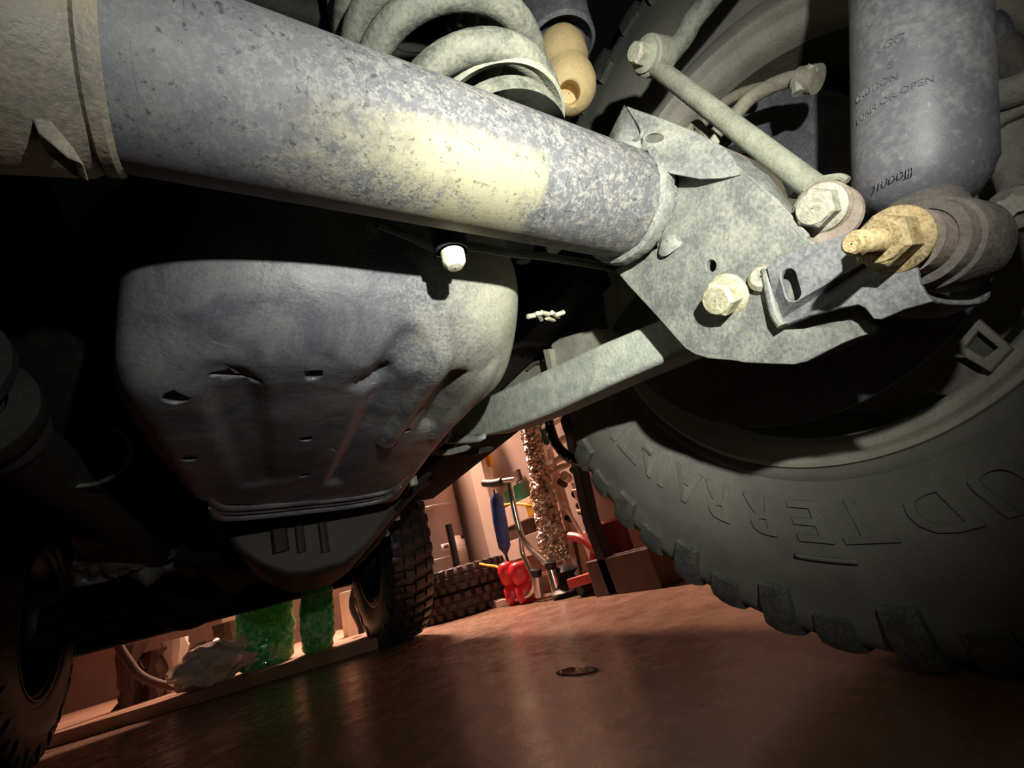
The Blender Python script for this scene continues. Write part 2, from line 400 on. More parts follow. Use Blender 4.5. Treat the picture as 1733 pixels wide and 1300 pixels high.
# ================================================================== REAR AXLE
AX = Vector((.28, .164, .40))
ax = empty('rear_axle', (0, .164, .36), 'thick grey axle tube caked in pale dust, crossing the upper left', 'axle')
TUBE_R = .0402
b = B(); n = 96
rings = []
for i in range(60):
    x = -.055+(.281+.055)*i/59
    r_ = TUBE_R*(1+(.06 if x < -.04 else 0))
    rings.append([Vector((x, .164+TUBE_R*math.cos(2*math.pi*j/n), .40+TUBE_R*math.sin(2*math.pi*j/n))) for j in range(n)])
o = b.loops(rings).done('axle_tube', TUBE, ax, origin=(0, 0, 0))
b = B(); b.lathe([(.0405, .0), (.0440, .002), (.0452, .0065), (.0445, .011), (.0405, .014)], (.262, .164, .40), (1, 0, 0), 64,
                 wob=lambda t: 1+.012*math.sin(t*160)+.01*math.sin(t*61))
b.done('weld_bead', PLATE, ax)
b = B(); b.lathe([(.0408, 0), (.0425, .002), (.0428, .006), (.0408, .008)], (-.033, .164, .40), (-1, 0, 0), 64)
b.lathe([(.0402, .006), (.0445, .012), (.050, .05), (.072, .10), (.10, .14)], (-.033, .164, .40), (-1, 0, 0), 64)
b.done('tube_collar', CAST, ax)
fin = [at(x, y, Y=.162) for x, y in ((55, 205), (95, 222), (128, 262), (147, 292), (118, 280), (70, 240))]
B().prism([p+Vector((0, -.004, 0)) for p in fin], (0, .009, 0)).done('collar_fin', CAST, ax, bevel=.001)
b = B(); b.lathe([(.001, -.12), (.05, -.115), (.085, -.09), (.112, -.05), (.12, 0), (.112, .05), (.085, .09), (.05, .115), (.001, .12)], (-.24, .18, .40), (0, 1, 0), 40)
b.done('differential_housing', CAST, ax)
b = B(); b.lathe([(.05, 0), (.047, .10), (.036, .16), (.052, .17), (.052, .18), (.001, .185)], (-.20, .26, .41), (.1, 1, -.05), 32)
b.done('pinion_snout', DARKG, ax)
B().lathe([(.0402, 0), (.0402, .42)], (-.33, .164, .40), (-1, 0, 0), 40).done('far_tube', CAST, ax)

# main bracket plate welded to the tube end
XP = .282
out_px = [(1041, 456), (1062, 482), (1090, 512), (1120, 545), (1147, 576), (1160, 590), (1176, 600), (1200, 607), (1240, 610),
          (1262, 614), (1310, 616), (1345, 617), (1368, 612), (1395, 598), (1425, 582), (1452, 570), (1478, 562), (1484, 553), (1470, 548),
          (1450, 535), (1432, 520), (1425, 490), (1415, 450), (1395, 420), (1365, 403), (1330, 365), (1290, 325), (1250, 288),
          (1225, 278), (1195, 280), (1165, 290), (1130, 330), (1110, 380), (1112, 420), (1080, 436)]
hole = yz([(1203, 450)], XP)[0]
me = cut_shape(yz(out_px, XP), [circ(hole, .0036, 20, .0044)], .005, .0007)
def plate_fn(a, b_, t):
    k = max(0, .105-a); kk = max(0, .262-b_)
    return Vector((XP+.0025-t + 5.5*k*k*(1 if b_ < .262 else 0) - kk*kk*2.0, a, b_))
remap(me, plate_fn); flip_if(me, 1)
mesh_obj('side_plate', me, PLATE, ax, 30)
# flange turned away behind the plate's upper edge
fl = [((1198, 282), (1212, 248)), ((1240, 283), (1243, 262)), ((1275, 312), (1272, 284)), ((1310, 343), (1297, 302)),
      ((1340, 375), (1330, 345)), ((1366, 404), (1358, 388))]
rows = [[at(*a, X=XP) for a, c in fl], [at(*a, X=XP).lerp(at(*c, X=XP+.022), .45) for a, c in fl], [at(*c, X=XP+.022) for a, c in fl]]
B().sheet(rows).done('plate_flange', PLATE, ax, solid=.004, off=0, bevel=.0006)
# far plate of the arm pocket
me = cut_shape(yz([(1075, 470), (1150, 585), (1200, 600), (1320, 600), (1400, 560), (1370, 430), (1250, 320), (1130, 360)], XP), [], .005)
remap(me, lambda a, b_, t: Vector((.345-t, a, b_))); flip_if(me, 1); mesh_obj('far_plate', me, FRAMEG, ax, 30)
B().lathe([(.0004, -.0035), (.006, -.003), (.0095, 0), (.007, .003)], at(1133, 412, X=.281), (1, .3, -.2), 20, wob=lambda t: 1+.12*math.sin(t*19)).done('weld_blob', PLATE, ax)
# folded upper bracket
P = {k: at(*q, X=x) for k, (q, x) in dict(A=((1022, 236), .262), Bt=((1058, 179), .262), C=((1085, 245), .277), C0=((1080, 252), .268),
     D=((1150, 212), .285), E=((1198, 236), .289), G=((1214, 268), .286), H=((1225, 284), .284), I=((1165, 296), .278), J=((1095, 262), .275)).items()}
b = B()
def ubx(y): return .2635+min(.019, max(0, .125-y)*.6)
def ub(px, py):
    p_ = at(px, py, X=.262); return Vector((ubx(p_.y), p_.y, p_.z))
v = [b.bm.verts.new(k) for k in (at(1022, 240, X=.256)+Vector((0, 0, -.004)), at(1058, 179, X=.262), at(1085, 225, X=.2635), at(1084, 268, X=.262))]; b.bm.faces.new(v)
b.done('bracket_ear', PLATE, ax, solid=.0028, off=0)
face = [(1058, 179), (1105, 194), (1150, 211), (1196, 236), (1212, 256), (1224, 284), (1196, 292), (1168, 297), (1130, 292), (1084, 268), (1085, 225)]
hx = at(1100, 231, X=.262)
me = cut_shape(yz(face, .262), [[(hx.y+.0042*math.cos(a)+.0030*math.sin(a), hx.z+.0058*math.sin(a)) for a in [2*math.pi*i/20 for i in range(20)]]], .003, .0005)
remap(me, lambda a, b_, t: Vector((ubx(a)-t, a, b_))); flip_if(me, 1)
mesh_obj('upper_bracket', me, PLATE, ax, 30)
B().path([at(x, y, X=.2615) for x, y in ((1040, 243), (1062, 240), (1080, 236), (1087, 222), (1078, 203))], .0016, 8, 4).done('bracket_weld', PLATE, ax)

# shock bracket: front face, channel floor, rear face
sb_px = [(1296, 452), (1318, 434), (1360, 418), (1420, 400), (1470, 384), (1510, 372), (1540, 372), (1556, 392), (1560, 425), (1552, 450),
         (1556, 476), (1568, 498), (1580, 510), (1560, 516), (1530, 524), (1492, 541), (1478, 540), (1464, 522), (1452, 516), (1420, 522),
         (1370, 535), (1320, 550), (1308, 540), (1302, 505)]
XS = .272
slot_c = yz([(1338, 482)], XS)[0]
slot = []
u = Vector(yz([(1345, 505)], XS)[0])-Vector(yz([(1332, 460)], XS)[0]); u.normalize()
for i in range(24):
    a = 2*math.pi*i/24; s_ = .0048 if math.cos(a) > 0 else -.0048
    la = math.cos(a)*.0048+s_; lb = math.sin(a)*.0040
    slot.append((slot_c[0]+u.x*la-u.y*lb, slot_c[1]+u.y*la+u.x*lb))
me = cut_shape(yz(sb_px, XS), [slot], .0036, .0007)
yl = yz([(1296, 500)], XS)[0][0]
def sb_fn(a, b_, t):
    k = max(0, a-(yl-.010)); return Vector((XS+.0018-t+min(.010, 60*k*k), a, b_))
remap(me, sb_fn); flip_if(me, 1); sbo = mesh_obj('shock_bracket_face', me, PLATE2, ax, 30)
B().path([at(x, y, X=.277) for x, y in ((1296, 455), (1300, 480), (1306, 510), (1312, 532), (1324, 552))], .0028, 10, 4).done('bracket_seam_weld', PLATE, ax)
B().lathe([(.0005, -.003), (.006, -.0028), (.0085, 0), (.006, .003)], at(1290, 470, X=.279), (1, .2, 0), 20).done('weld_blob', BOLTG, ax)
# channel (lower lip curving round under the bushing to the rear leaf)
prof_f = [at(x, y, X=.272) for x, y in ((1552, 448), (1554, 472), (1564, 494), (1582, 508))]
edge = [(1552, 440, .272), (1553, 465, .273), (1560, 488, .277), (1574, 503, .284), (1600, 511, .296), (1640, 512, .312), (1672, 508, .324), (1679, 492, .330), (1672, 462, .334), (1680, 430, .338), (1684, 400, .340)]
rear = [at(x, y, X=X) for x, y, X in edge]
rows = [rear, [p+Vector((0, .005, .0006)) for p in rear], [p+Vector((0, .010, .001)) for p in rear], [p+Vector((.0, .016, .002)) for p in rear]]
B().sheet(rows).done('channel', PLATE2, ax, solid=.003, off=0, bevel=.0008, sub=1)

# ================================================================== BOLTS
def bolt(name, tip, xt, base, xb, r, fl, mat, label, cat='bolt', washer=None, studr=0, fmat=None, turn=0, nutfrac=1.0):
    p1, p0 = at(*tip, X=xt), at(*base, X=xb)
    d = (p1-p0).normalized(); L = (p1-p0).length
    e = empty(name, p0, label, cat)
    b = B(); b.lathe([(.001, 0), (fl, 0), (fl, .0012), (fl*.86, .0024), (r*.6, .0030)], p0, d, 36); b.done('flange', fmat or mat, e)
    b = B(); b.hexa(p0+d*.001, p0+d*(L*nutfrac), r, turn=turn); b.lathe([(r*.80, 0), (r*.76, .0006), (.0005, .0008)], p0+d*(L*nutfrac), d, 30)
    b.done('hex_head' if not studr else 'nut', mat, e, sharp=25, bevel=.0004)
    if studr:
        b = B(); pr = [(studr, 0)]; q = L*nutfrac; t = q
        while t < L-.003:
            pr += [(studr, t), (studr*.93, t+.0006)]; t += .0012
        pr += [(studr*.8, L-.001), (studr*.62, L), (.0004, L)]
        b.lathe(pr, p0, d, 28).done('threaded_end', mat, e, sharp=20)
    return e
bolt('bracket_bolt', (1211, 509), .266, (1232, 499), .2795, .0118, .0140, BOLT, 'large yellowish hex bolt in the middle of the big side plate', turn=.3)
bolt('shock_nut', (1441, 413), .232, (1516, 406), .2695, .0125, .0155, RUST, 'rusty yellow nut and threaded stud on the shock absorber bracket', 'bolt', studr=.0058, nutfrac=.42, turn=.2)
for o_ in (): pass

# ================================================================== LOWER CONTROL ARM
ca = empty('control_arm', at(1000, 640, X=.31), 'pale grey box-section control arm running down and left to the frame', 'suspension arm')
def sec(top, bot, X, wd, ext=0):
    a, c = at(*top, X=X), at(*bot, X=X); return a, c, wd
stations = [((1215, 492), (1275, 545), .312, .046), ((1103, 545), (1146, 602), .312, .044), ((1000, 588), (1040, 648), .312, .043), ((900, 636), (930, 700), .312, .042),
            ((830, 668), (860, 728), .312, .041), ((792, 690), (826, 737), .314, .038), ((768, 712), (795, 738), .314, .034), ((750, 734), (768, 742), .314, .030)]
rings = []
for top, bot, X, wd in stations:
    a, c = at(*top, X=X), at(*bot, X=X); up = (a-c); rr = .006
    ring = []
    hh = up.length; upn = up.normalized()
    for (sx, sz) in ((0, 1), (1, 1), (1, 0), (0, 0)):
        base = c+upn*(hh*sz)+Vector((wd*sx, 0, 0))
        ctr = c+upn*hh/2+Vector((wd/2, 0, 0))
        for k in range(5):
            a0 = {(0, 1): math.pi, (1, 1): math.pi/2, (1, 0): 0, (0, 0): -math.pi/2}[(sx, sz)]-k*math.pi/8
            cc = base+Vector((rr if sx == 0 else -rr, 0, 0))+upn*(rr if sz == 0 else -rr)
            ring.append(cc+Vector((math.cos(a0)*rr, 0, 0))+upn*math.sin(a0)*rr)
    rings.append(ring)
B().loops(rings).done('arm_body', ARM, ca)
# frame pocket bracket that the arm bolts into
lo = [(714, 766), (733, 748), (763, 720), (768, 722), (766, 738), (757, 750), (740, 751), (736, 755), (738, 762), (770, 759), (793, 753), (800, 756), (794, 763), (766, 770), (740, 771)]
me = cut_shape(yz(lo, .309), [], .006); remap(me, lambda a, b_, t: Vector((.304-t, a, b_))); flip_if(me, 1)
fb = empty('frame_bracket', at(760, 768, X=.31), 'slotted grey steel bracket at the low left end of the control arm', 'bracket')
mesh_obj('near_leaf', me, ARM, fb, 30)
me2 = me.copy(); me2.materials.clear(); 
oo = mesh_obj('far_leaf', me2, FRAMEG, fb, 30, origin=Vector()); oo.location = Vector((.05, .02, .0)); WORLD[oo.name] = oo.location+WORLD[fb.name]
rows = [[at(x, y, X=.306) for x, y in ((756, 751), (780, 750), (808, 748), (820, 741))], [at(x, y, X=.312) for x, y in ((770, 736), (790, 737), (812, 738), (822, 734))]]
B().sheet(rows).done('lower_lip', ARM, fb, solid=.004, off=0)
B().prism([at(x, y, X=.37) for x, y in ((823, 736), (828, 722), (868, 704), (900, 688), (884, 712), (852, 730))], (.02, 0, 0)).done('outer_tab', TAN, fb, bevel=.003)
B().path([at(x, y, X=.366) for x, y in ((830, 733), (838, 724), (842, 733))], .0012, 6).done('tab_crease', BLK, fb)

# ================================================================== COIL SPRING
SC = Vector((.151, .170, 0))
cs = empty('coil_spring', (SC.x, SC.y, .43), 'dusty grey coil spring standing on the axle tube', 'spring')
pts = []
for i in range(0, 360*7+1, 8):
    t = i/360.
    r_ = .050+.013*min(1, max(0, t-.25)/.8)
    z = .428+ (.034*t if t > .3 else .034*t)
    z = .426+.036*t
    a = rad(i)+rad(60)
    pts.append(Vector((SC.x-.004*min(t, 2), SC.y+.002*t, z))+Vector((math.cos(a)*r_, math.sin(a)*r_, 0)))
B().path(pts, .0092, 16).done('coil', SPRING, cs)
b = B(); b.lathe([(.045, 0), (.047, .001), (.047, .006), (.044, .007), (.040, .004)], (.163, .160, .437), (0, 0, 1), 64, ringclosed=True)
b.done('spring_seat', LINK, cs); cs_seat = None
B().lathe([(.043, -.012), (.043, 0), (.018, .004), (.014, .02), (.009, .024), (.0005, .024)], (.163, .161, .430), (0, 0, 1), 48).done('perch', SPRING, cs)
# dark turret and bump stop tower behind the spring
tw = empty('spring_tower', (.14, .19, .66), 'dark steel spring tower high above the coil spring', 'spring tower')
B().lathe([(.03, 0), (.036, .01), (.036, .08), (.078, .09), (.082, .13)], (.14, .185, .60), (0, 0, 1), 40).done('tower_cup', DARKG, tw)
B().box((.10, .26, .70), (.25, .10, .20)).done('tower_web', DARKG, tw, bevel=.01)
# bump stop: foam jounce on its cup
bs = empty('bump_stop', at(958, 60, Z=.60), 'yellow foam bump stop with a dark hole hanging below its cup', 'bump stop')
q0, q1 = at(964, 146, Z=.555), at(946, 72, Z=.605)
d = (q1-q0).normalized()
b = B(); L = (q1-q0).length
b.lathe([(.0005, -.0245), (.009, -.0232), (.0165, -.019), (.0225, -.011), (.0248, -.001), (.0240, .008), (.0215, .016), (.0212, .020), (.0232, .026), (.0232, L*.8), (.019, L), (.0005, L)], q0, d, 48)
bo = b.done('foam_body', FOAM, bs, weld=True)
cutb = B(); hp = at(963, 158, Z=.545); hd = (EYE-hp).normalized(); hp = q0+(hp-q0)-hd*0
cutb.lathe([(.0005, -.012), (.0080, -.010), (.0100, -.004), (.0100, .04), (.0005, .04)], hp, hd, 28)
co_ = cutb.done('cutter', FOAM, weld=True)
m = bo.modifiers.new('h', 'BOOLEAN'); m.object = co_; m.solver = 'EXACT'
co_.parent = None
bpy.context.view_layer.update(); dg = bpy.context.evaluated_depsgraph_get()
me = bpy.data.meshes.new_from_object(bo.evaluated_get(dg)); bo.modifiers.clear(); bo.data = me; bpy.data.objects.remove(co_)
b = B(); b.lathe([(.0305, -.006), (.034, -.004), (.033, .02), (.036, .05), (.037, .10), (.036, .20)], q1, d, 40); b.lathe([(.0005, .012), (.030, .010), (.0305, -.006)], q1, d, 40)
b.done('cup', DARKG if 0 else SHIELD, bs)

# ================================================================== SWAY BAR LINK
sl = empty('sway_bar_link', at(1390, 350, X=.305), 'slim grey sway bar link with a bolted eye at each end', 'suspension link')
u0, u1 = at(1108, 112, X=.305), at(1378, 318, X=.305)
B().path([u0, u0.lerp(u1, .5), u1], lambda t: .0069+.0006*t, 20, 4).done('rod', LINK, sl)
def eye(c_px, back_px, X, Xb, r, mat, nm):
    a, c = at(*c_px, X=X), at(*back_px, X=Xb)
    b = B(); L = (c-a).length; b.lathe([(r*.55, 0), (r*.9, 0), (r, .0015), (r, L-.0015), (r*.9, L), (r*.55, L)], a, c-a, 32, ringclosed=True); b.done(nm, mat, sl)
    return a, c
eye((1093, 94), (1122, 98), .297, .318, .0150, LINK, 'upper_eye')
eye((1389, 352), (1412, 360), .290, .316, .0150, PINK, 'lower_eye')
B().lathe([(.0005, 0), (.0155, 0), (.0165, .002), (.0150, .004), (.0005, .004)], at(1402, 364, X=.2925), at(1412, 374, X=.31)-at(1402, 364, X=.2925), 32).done('rubber_lip', PINK, sl)
B().path([at(x, y, X=.300) for x, y in ((1362, 325), (1378, 308), (1400, 302), (1422, 300), (1434, 306))], .0022, 8, 3).done('boot_tie', LINK, sl)
bolt('link_bolt', (1375, 353), .278, (1392, 351), .2895, .0112, .0132, BOLTG, 'hex bolt in the lower eye of the sway bar link', turn=.15)
bolt('link_bolt', (1073, 88), .283, (1092, 94), .2965, .0085, .0125, BOLTG, 'small hex bolt in the upper eye of the sway bar link', fmat=LINK)
sw = [at(x, y, X=X) for x, y, X in ((1122, 108, .325), (1140, 85, .325), (1158, 62, .328), (1172, 35, .330), (1200, 0, .333), (1250, -60, .34), (1330, -160, .35))]
b = B().path(sw, lambda t: .0085+.0 * t, 14, 5); tag(b.done('sway_bar', SPRING), 'dusty grey sway bar rising above the upper link bolt', 'sway bar')

# ================================================================== SHOCK ABSORBER
sh = empty('shock_absorber', at(1560, 345, X=.33), 'wide dark grey shock absorber body with stamped lettering, upper right', 'shock absorber')
s0, s1 = at(1558, 318, X=.322), at(1548, -60, X=.335)
SD, SU, SV = axes(s1-s0); SR = .0300
SL = (s1-s0).length+.12
toCam = (EYE-s0); toCam -= SD*toCam.dot(SD); toCam.normalize(); side = SD.cross(toCam).normalized()
b = B(); b.lathe([(.0005, -.0145), (.010, -.0145), (.018, -.012), (.0235, -.007), (.0275, .000), (.0285, .004), (SR, .008), (SR, SL)], s0, SD, 96)
b.done('body', SHOCK, sh, origin=Vector())
# stamped text
def on_shock(a0, t0, slope, s, size, depth=.0004, name='stamped_text'):
    me = text_mesh(s, size, depth); cs_, sn = math.cos(slope), math.sin(slope)
    def fn(x, y, z):
        xx = x*cs_-y*sn; yy = x*sn+y*cs_
        ang = a0+xx/SR; r_ = SR+z
        return s0+SD*(t0+yy)+(toCam*math.cos(ang)+side*math.sin(ang))*r_
    remap(me, fn); mesh_obj(name, me, SHOCK, sh, 30)
# pixel -> (angle, height) on the body
def shock_uv(px, py):
    d = (px-866.5)/FPX*CR+(650-py)/FPX*CU+F; d.normalize()
    o_ = EYE-s0; dd = d-SD*d.dot(SD); oo = o_-SD*o_.dot(SD)
    A = dd.dot(dd); Bq = 2*oo.dot(dd); C = oo.dot(oo)-SR*SR; disc = Bq*Bq-4*A*C
    if disc < 0: return None
    t = (-Bq-math.sqrt(disc))/(2*A); p = o_+d*t; h = p.dot(SD); q = p-SD*h
    return math.atan2(q.dot(side), q.dot(toCam)), h
print('shock px check', shock_uv(1430, 100), shock_uv(1500, 90), shock_uv(1665, 100))
def put_shock_text(s, pa, pb, size, dep=.0006):
    a, c = shock_uv(*pa), shock_uv(*pb)
    if not a or not c: print('miss', s); return
    dx = (c[0]-a[0])*SR; dy = c[1]-a[1]
    on_shock(a[0], a[1], math.atan2(dy, dx), s, size, dep)
put_shock_text('1GG', (1484, 92), (1530, 68), .0062)
put_shock_text('E', (1502, 118), (1515, 112), .0052)
put_shock_text('CAUTION', (1450, 176), (1528, 130), .0052)
put_shock_text('BURN OR OPEN', (1452, 212), (1622, 128), .0050)
put_shock_text('71UDDJJJ', (1480, 318), (1568, 282), .0044, .00015)
# lower eye, sleeve
e0, e1 = at(1530, 410, X=.276), at(1628, 420, X=.318)
ed = (e1-e0)
b = B(); L = ed.length
b.lathe([(.016, .010), (.0175, .010), (.0202, .0105), (.0205, .017), (.0222, .018), (.0228, .022), (.0225, L-.004), (.0205, L), (.012, L)], e0, ed, 48); b.done('lower_eye', RUBBER, sh)
b = B(); b.lathe([(.006, .0015), (.0155, .0015), (.0155, .012), (.006, .012)], e0, ed, 32, ringclosed=True); b.done('bushing_sleeve', PINK, sh)
m0 = s0-SD*.013; m1 = e0+ed*.62+SD*.01
b = B(); b.lathe([(.017, 0), (.018, .006), (.0165, .014), (.015, (m1-m0).length)], m0, m1-m0, 32, True); b.done('eye_neck', RUBBER, sh)

# ================================================================== WHEELS
XI = .470; WC = Vector((XI, .164, .40))
def make_wheel(name, c, sgn, label, detail=True):
    """inner face at c.x ; sgn=+1 the wheel extends towards +x"""
    e = empty(name, Vector((c.x+sgn*.125, c.y, 0)), label, 'wheel')
    prof = [(.228, .004), (.232, .000), (.238, -.002), (.243, .001), (.252, -.007), (.265, -.013), (.285, -.0175), (.305, -.0185), (.325, -.016), (.340, -.012), (.352, -.008),
            (.366, -.005), (.380, .000), (.389, .005), (.392, .012), (.389, .022), (.388, .04), (.388, .123), (.388, .21), (.386, .232), (.366, .246), (.340, .258), (.30, .264), (.26, .258), (.228, .246), (.215, .23), (.215, .02)]
    b = B(); b.lathe([(r, t*1.0) for r, t in prof], c, (sgn, 0, 0), 160, ringclosed=True)
    t_ = b.done('tyre', TIRE, e, sharp=60)
    WORLD[t_.name] = WORLD[e.name]
    # lugs
    def lug_mesh(kind):
        bb = B()
        N = 44; w_ = 2*math.pi/N
        if kind == 'a': cells = [((-.006, .343), (-.0165, .349), (-.0145, .370), (-.004, .396), (.012, .401), (.055, .401), (.055, .385), (.012, .384), (.002, .355)), (-.34, .20)]
        if kind == 'b': cells = [((-.003, .362), (-.0095, .366), (-.0075, .384), (.000, .396), (.010, .400), (.050, .401), (.050, .385), (.012, .384), (.004, .37)), (-.26, .30)]
        if kind == 'c': cells = [((.066, .382), (.066, .401), (.118, .401), (.118, .382)), (-.38, .22)]
        if kind == 'd': cells = [((.128, .382), (.128, .401), (.180, .401), (.180, .382)), (-.22, .38)]
        if kind == 'e': cells = [((.252, .345), (.249, .366), (.236, .397), (.192, .401), (.192, .38), (.240, .372)), (-.34, .22)]
        pr, (a0, a1) = cells
        rings = []
        for k in range(4):
            f = a0+(a1-a0)*k/3.; inset = .0025 if k in (0, 3) else 0
            ring = []
            for i, (x, r) in enumerate(pr):
                rr = r-inset*(1 if r > .39 else .3)
                skew = (.10 if kind in 'ac' else -.10)*(x-.03)/.05 if x > .02 else 0
                a = (f+skew)*w_
                ring.append(Vector((sgn*x, -math.sin(a)*rr, math.cos(a)*rr)))
            rings.append(ring)
        bb.loops(rings); bmesh.ops.recalc_face_normals(bb.bm, faces=bb.bm.faces)
        m_ = bpy.data.meshes.new('tread_lug'); bb.bm.to_mesh(m_); bb.bm.free(); m_.materials.append(TREAD); m_.shade_smooth(); m_.set_sharp_from_angle(angle=rad(28)); return m_
    LM = {k: lug_mesh(k) for k in 'abcde'}
    for i in range(44):
        kinds = ('a' if i % 2 else 'b', 'c', 'd', 'e')
        for k in kinds:
            lo_ = bpy.data.objects.new('tread_lug', LM[k]); COL.objects.link(lo_); lo_.parent = t_
            lo_.location = c-WORLD[e.name]; lo_.rotation_euler = (i*2*math.pi/44, 0, 0)
    # rim
    pr = [(.2275, .004), (.2300, .000), (.2290, -.003), (.2250, -.004), (.2215, -.001), (.2200, .006), (.2175, .010), (.2120, .011), (.2065, .016), (.2050, .030), (.2045, .040), (.2090, .042), (.2130, .035), (.214, .03), (.222, .010)]
    b = B(); b.lathe(pr, c, (sgn, 0, 0), 160, ringclosed=True); r_ = b.done('rim', RIM, e, sharp=50)
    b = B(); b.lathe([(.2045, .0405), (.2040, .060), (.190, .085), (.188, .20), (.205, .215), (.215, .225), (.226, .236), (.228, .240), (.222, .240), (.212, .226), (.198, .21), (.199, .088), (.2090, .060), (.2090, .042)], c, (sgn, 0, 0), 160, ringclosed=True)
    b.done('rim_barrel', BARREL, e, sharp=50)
    b = B()
    b.lathe([(.002, .165), (.055, .165), (.075, .17), (.08, .185), (.07, .20), (.002, .205)], c, (sgn, 0, 0), 40)
    b.lathe([(.002, .19), (.19, .19), (.20, .215), (.20, .222), (.002, .20)], c, (sgn, 0, 0), 64)
    b.done('hub', RIM, e)
    for i in range(5):
        a = i*2*math.pi/5+.35; bb = B(); u_ = Vector((0, math.cos(a), math.sin(a))); v_ = Vector((0, -math.sin(a), math.cos(a)))
        rr = []
        for r0, wd, x0, x1 in ((.06, .030, .17, .20), (.12, .026, .175, .205), (.17, .032, .175, .215), (.2, .044, .17, .222)):
            rr.append([c+u_*r0+v_*s_*wd+Vector((sgn*x, 0, 0)) for s_, x in ((-1, x1), (1, x1), (.8, x0), (-.8, x0))])
        bb.loops(rr).done('spoke', RIM, e, bevel=.003)
    return e, t_
rw, rt = make_wheel('rear_wheel', WC, 1, 'near rear wheel with a dusty mud-terrain tyre filling the lower right')
fw, ft = make_wheel('front_wheel', Vector((.475, 2.16, .40)), 1, 'distant front wheel, black knobbly tyre upright in the middle of the picture')
fl_, flt = make_wheel('front_wheel', Vector((-.45, 2.10, .40)), -1, 'shadowed black front wheel at the far left edge of the floor')
# sidewall lettering (tops outward)
PR = [(.243, .001), (.252, -.007), (.265, -.013), (.285, -.0175), (.305, -.0185), (.325, -.016), (.340, -.012), (.352, -.007)]
def sidex(r): return XI+float(np.interp(r, [p[0] for p in PR], [p[1] for p in PR]))
def side_text(s, phis, r0, size, ext, name='raised_lettering', wd=8.0):
    bm = bmesh.new()
    for ch, pc_ in zip(s, phis):
        me = text_mesh(ch, size, ext, .0008, -.22)
        x0 = min(v.co.x for v in me.vertices); x1 = max(v.co.x for v in me.vertices)
        full = rad(wd*(.45 if ch in 'I/' else 1)); sc = full/(x1-x0)
        def fn(x, y, z):
            a = rad(pc_)+(x-(x0+x1)/2)*sc; r_ = r0+y
            return Vector((sidex(r_)-.0002-z, WC.y-math.sin(a)*r_, WC.z+math.cos(a)*r_))
        remap(me, fn); bm.from_mesh(me); bpy.data.meshes.remove(me)
    bmesh.ops.recalc_face_normals(bm, faces=bm.faces)
    me = bpy.data.meshes.new(name); bm.to_mesh(me); bm.free()
    o = mesh_obj(name, me, TIRE, None, 30, origin=WORLD[rw.name]); o.parent = rt; o.location = (0, 0, 0); return o
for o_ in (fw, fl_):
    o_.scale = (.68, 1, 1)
    for q in o_.children: q.data = q.data.copy(); q.data.materials.clear(); q.data.materials.append(BLK)  # whole front wheels, rims too, coloured black to stand for their shade
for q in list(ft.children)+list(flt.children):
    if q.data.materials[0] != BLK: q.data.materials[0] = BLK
side_text('MUD', (-203, -193, -183.5), .2600, .050, .0026)
side_text('TERRAIN', (-173, -163.6, -154, -144.4, -135.4, -129.3, -123), .2600, .050, .0026)
side_text('T/A', (-117, -112.5, -107), .2600, .050, .0026, wd=6)
b = B()
for a0, a1, r0, r1 in ((-170, -160.5, .3075, .3115), (-124, -121, .262, .272)):
    rows = []
    for r in (r0, r1):
        rows.append([Vector((sidex(r)-.002, WC.y-math.sin(rad(a0+(a1-a0)*k/12))*r, WC.z+math.cos(rad(a0+(a1-a0)*k/12))*r)) for k in range(13)])
    b.sheet(rows)
o = b.done('raised_bar', TIRE, None, origin=WORLD[rw.name], solid=.0018, off=0, sharp=30); o.parent = rt; o.location = (0, 0, 0)

# brake: dust shield and caliper
ds = empty('brake_dust_shield', (.44, .164, .215), 'round dark steel dust shield behind the shock bracket', 'dust shield')
sh_out = []
for i in range(100):
    a = 2*math.pi*i/100     # 0 = forward (+y), counter-clockwise towards up
    deg = (math.degrees(a)+360) % 360
    r_ = .187 if (deg > 200 or deg < 5) else .128
    if 5 <= deg < 12: r_ = .187-(deg-5)/7*.059
    if 193 < deg <= 200: r_ = .128+(deg-193)/7*.059
    sh_out.append((.164+r_*math.cos(a), .40+r_*math.sin(a)))
me = cut_shape(sh_out, [circ((.164, .40), .055, 40)], .005, .0015)
remap(me, lambda a, b_, t: Vector((.432-t-.008*(1 if math.hypot(a-.164, b_-.40) < .118 else 0), a, b_))); flip_if(me, 1)
mesh_obj('disc', me, SHIELD, ds, 30)
b = B(); b.lathe([(.08, 0), (.150, 0), (.150, .02), (.08, .02)], (.452, .164, .40), (1, 0, 0), 96, ringclosed=True); b.done('brake_rotor', DARKG, ds)
B().lathe([(.0402, 0), (.0402, .07), (.062, .075), (.062, .15)], (.285, .164, .40), (1, 0, 0), 48).done('axle_end', CAST, ax)
bc = empty('brake_caliper', at(1700, 380, X=.37), 'grey cast brake caliper at the right edge beside the shock', 'brake caliper')
def blob(pts, X0, depth, mat, nm, bev=.004):
    return B().prism([at(x, y, X=X0) for x, y in pts], (depth, 0, 0)).done(nm, mat, bc, bevel=bev, seg=3)
blob([(1668, 190), (1700, 175), (1760, 150), (1790, 300), (1770, 400), (1720, 382), (1690, 350), (1672, 300), (1662, 260)], .385, .05, CALI, 'caliper_body', .010)
blob([(1672, 160), (1700, 140), (1760, 120), (1770, 175), (1700, 205), (1676, 222)], .378, .03, CALI, 'caliper_arm', .006)
b = B(); b.lathe([(.0005, -.004), (.0085, -.004), (.0115, -.002), (.0125, .003), (.0125, .05), (.0005, .05)], at(1716, 353, X=.365), at(1716, 353, X=.365)*0+Vector((1, -.12, .1)), 32); b.done('slide_pin_boss', CALI, bc)
b = B(); p_ = at(1714, 350, X=.360)
star = []
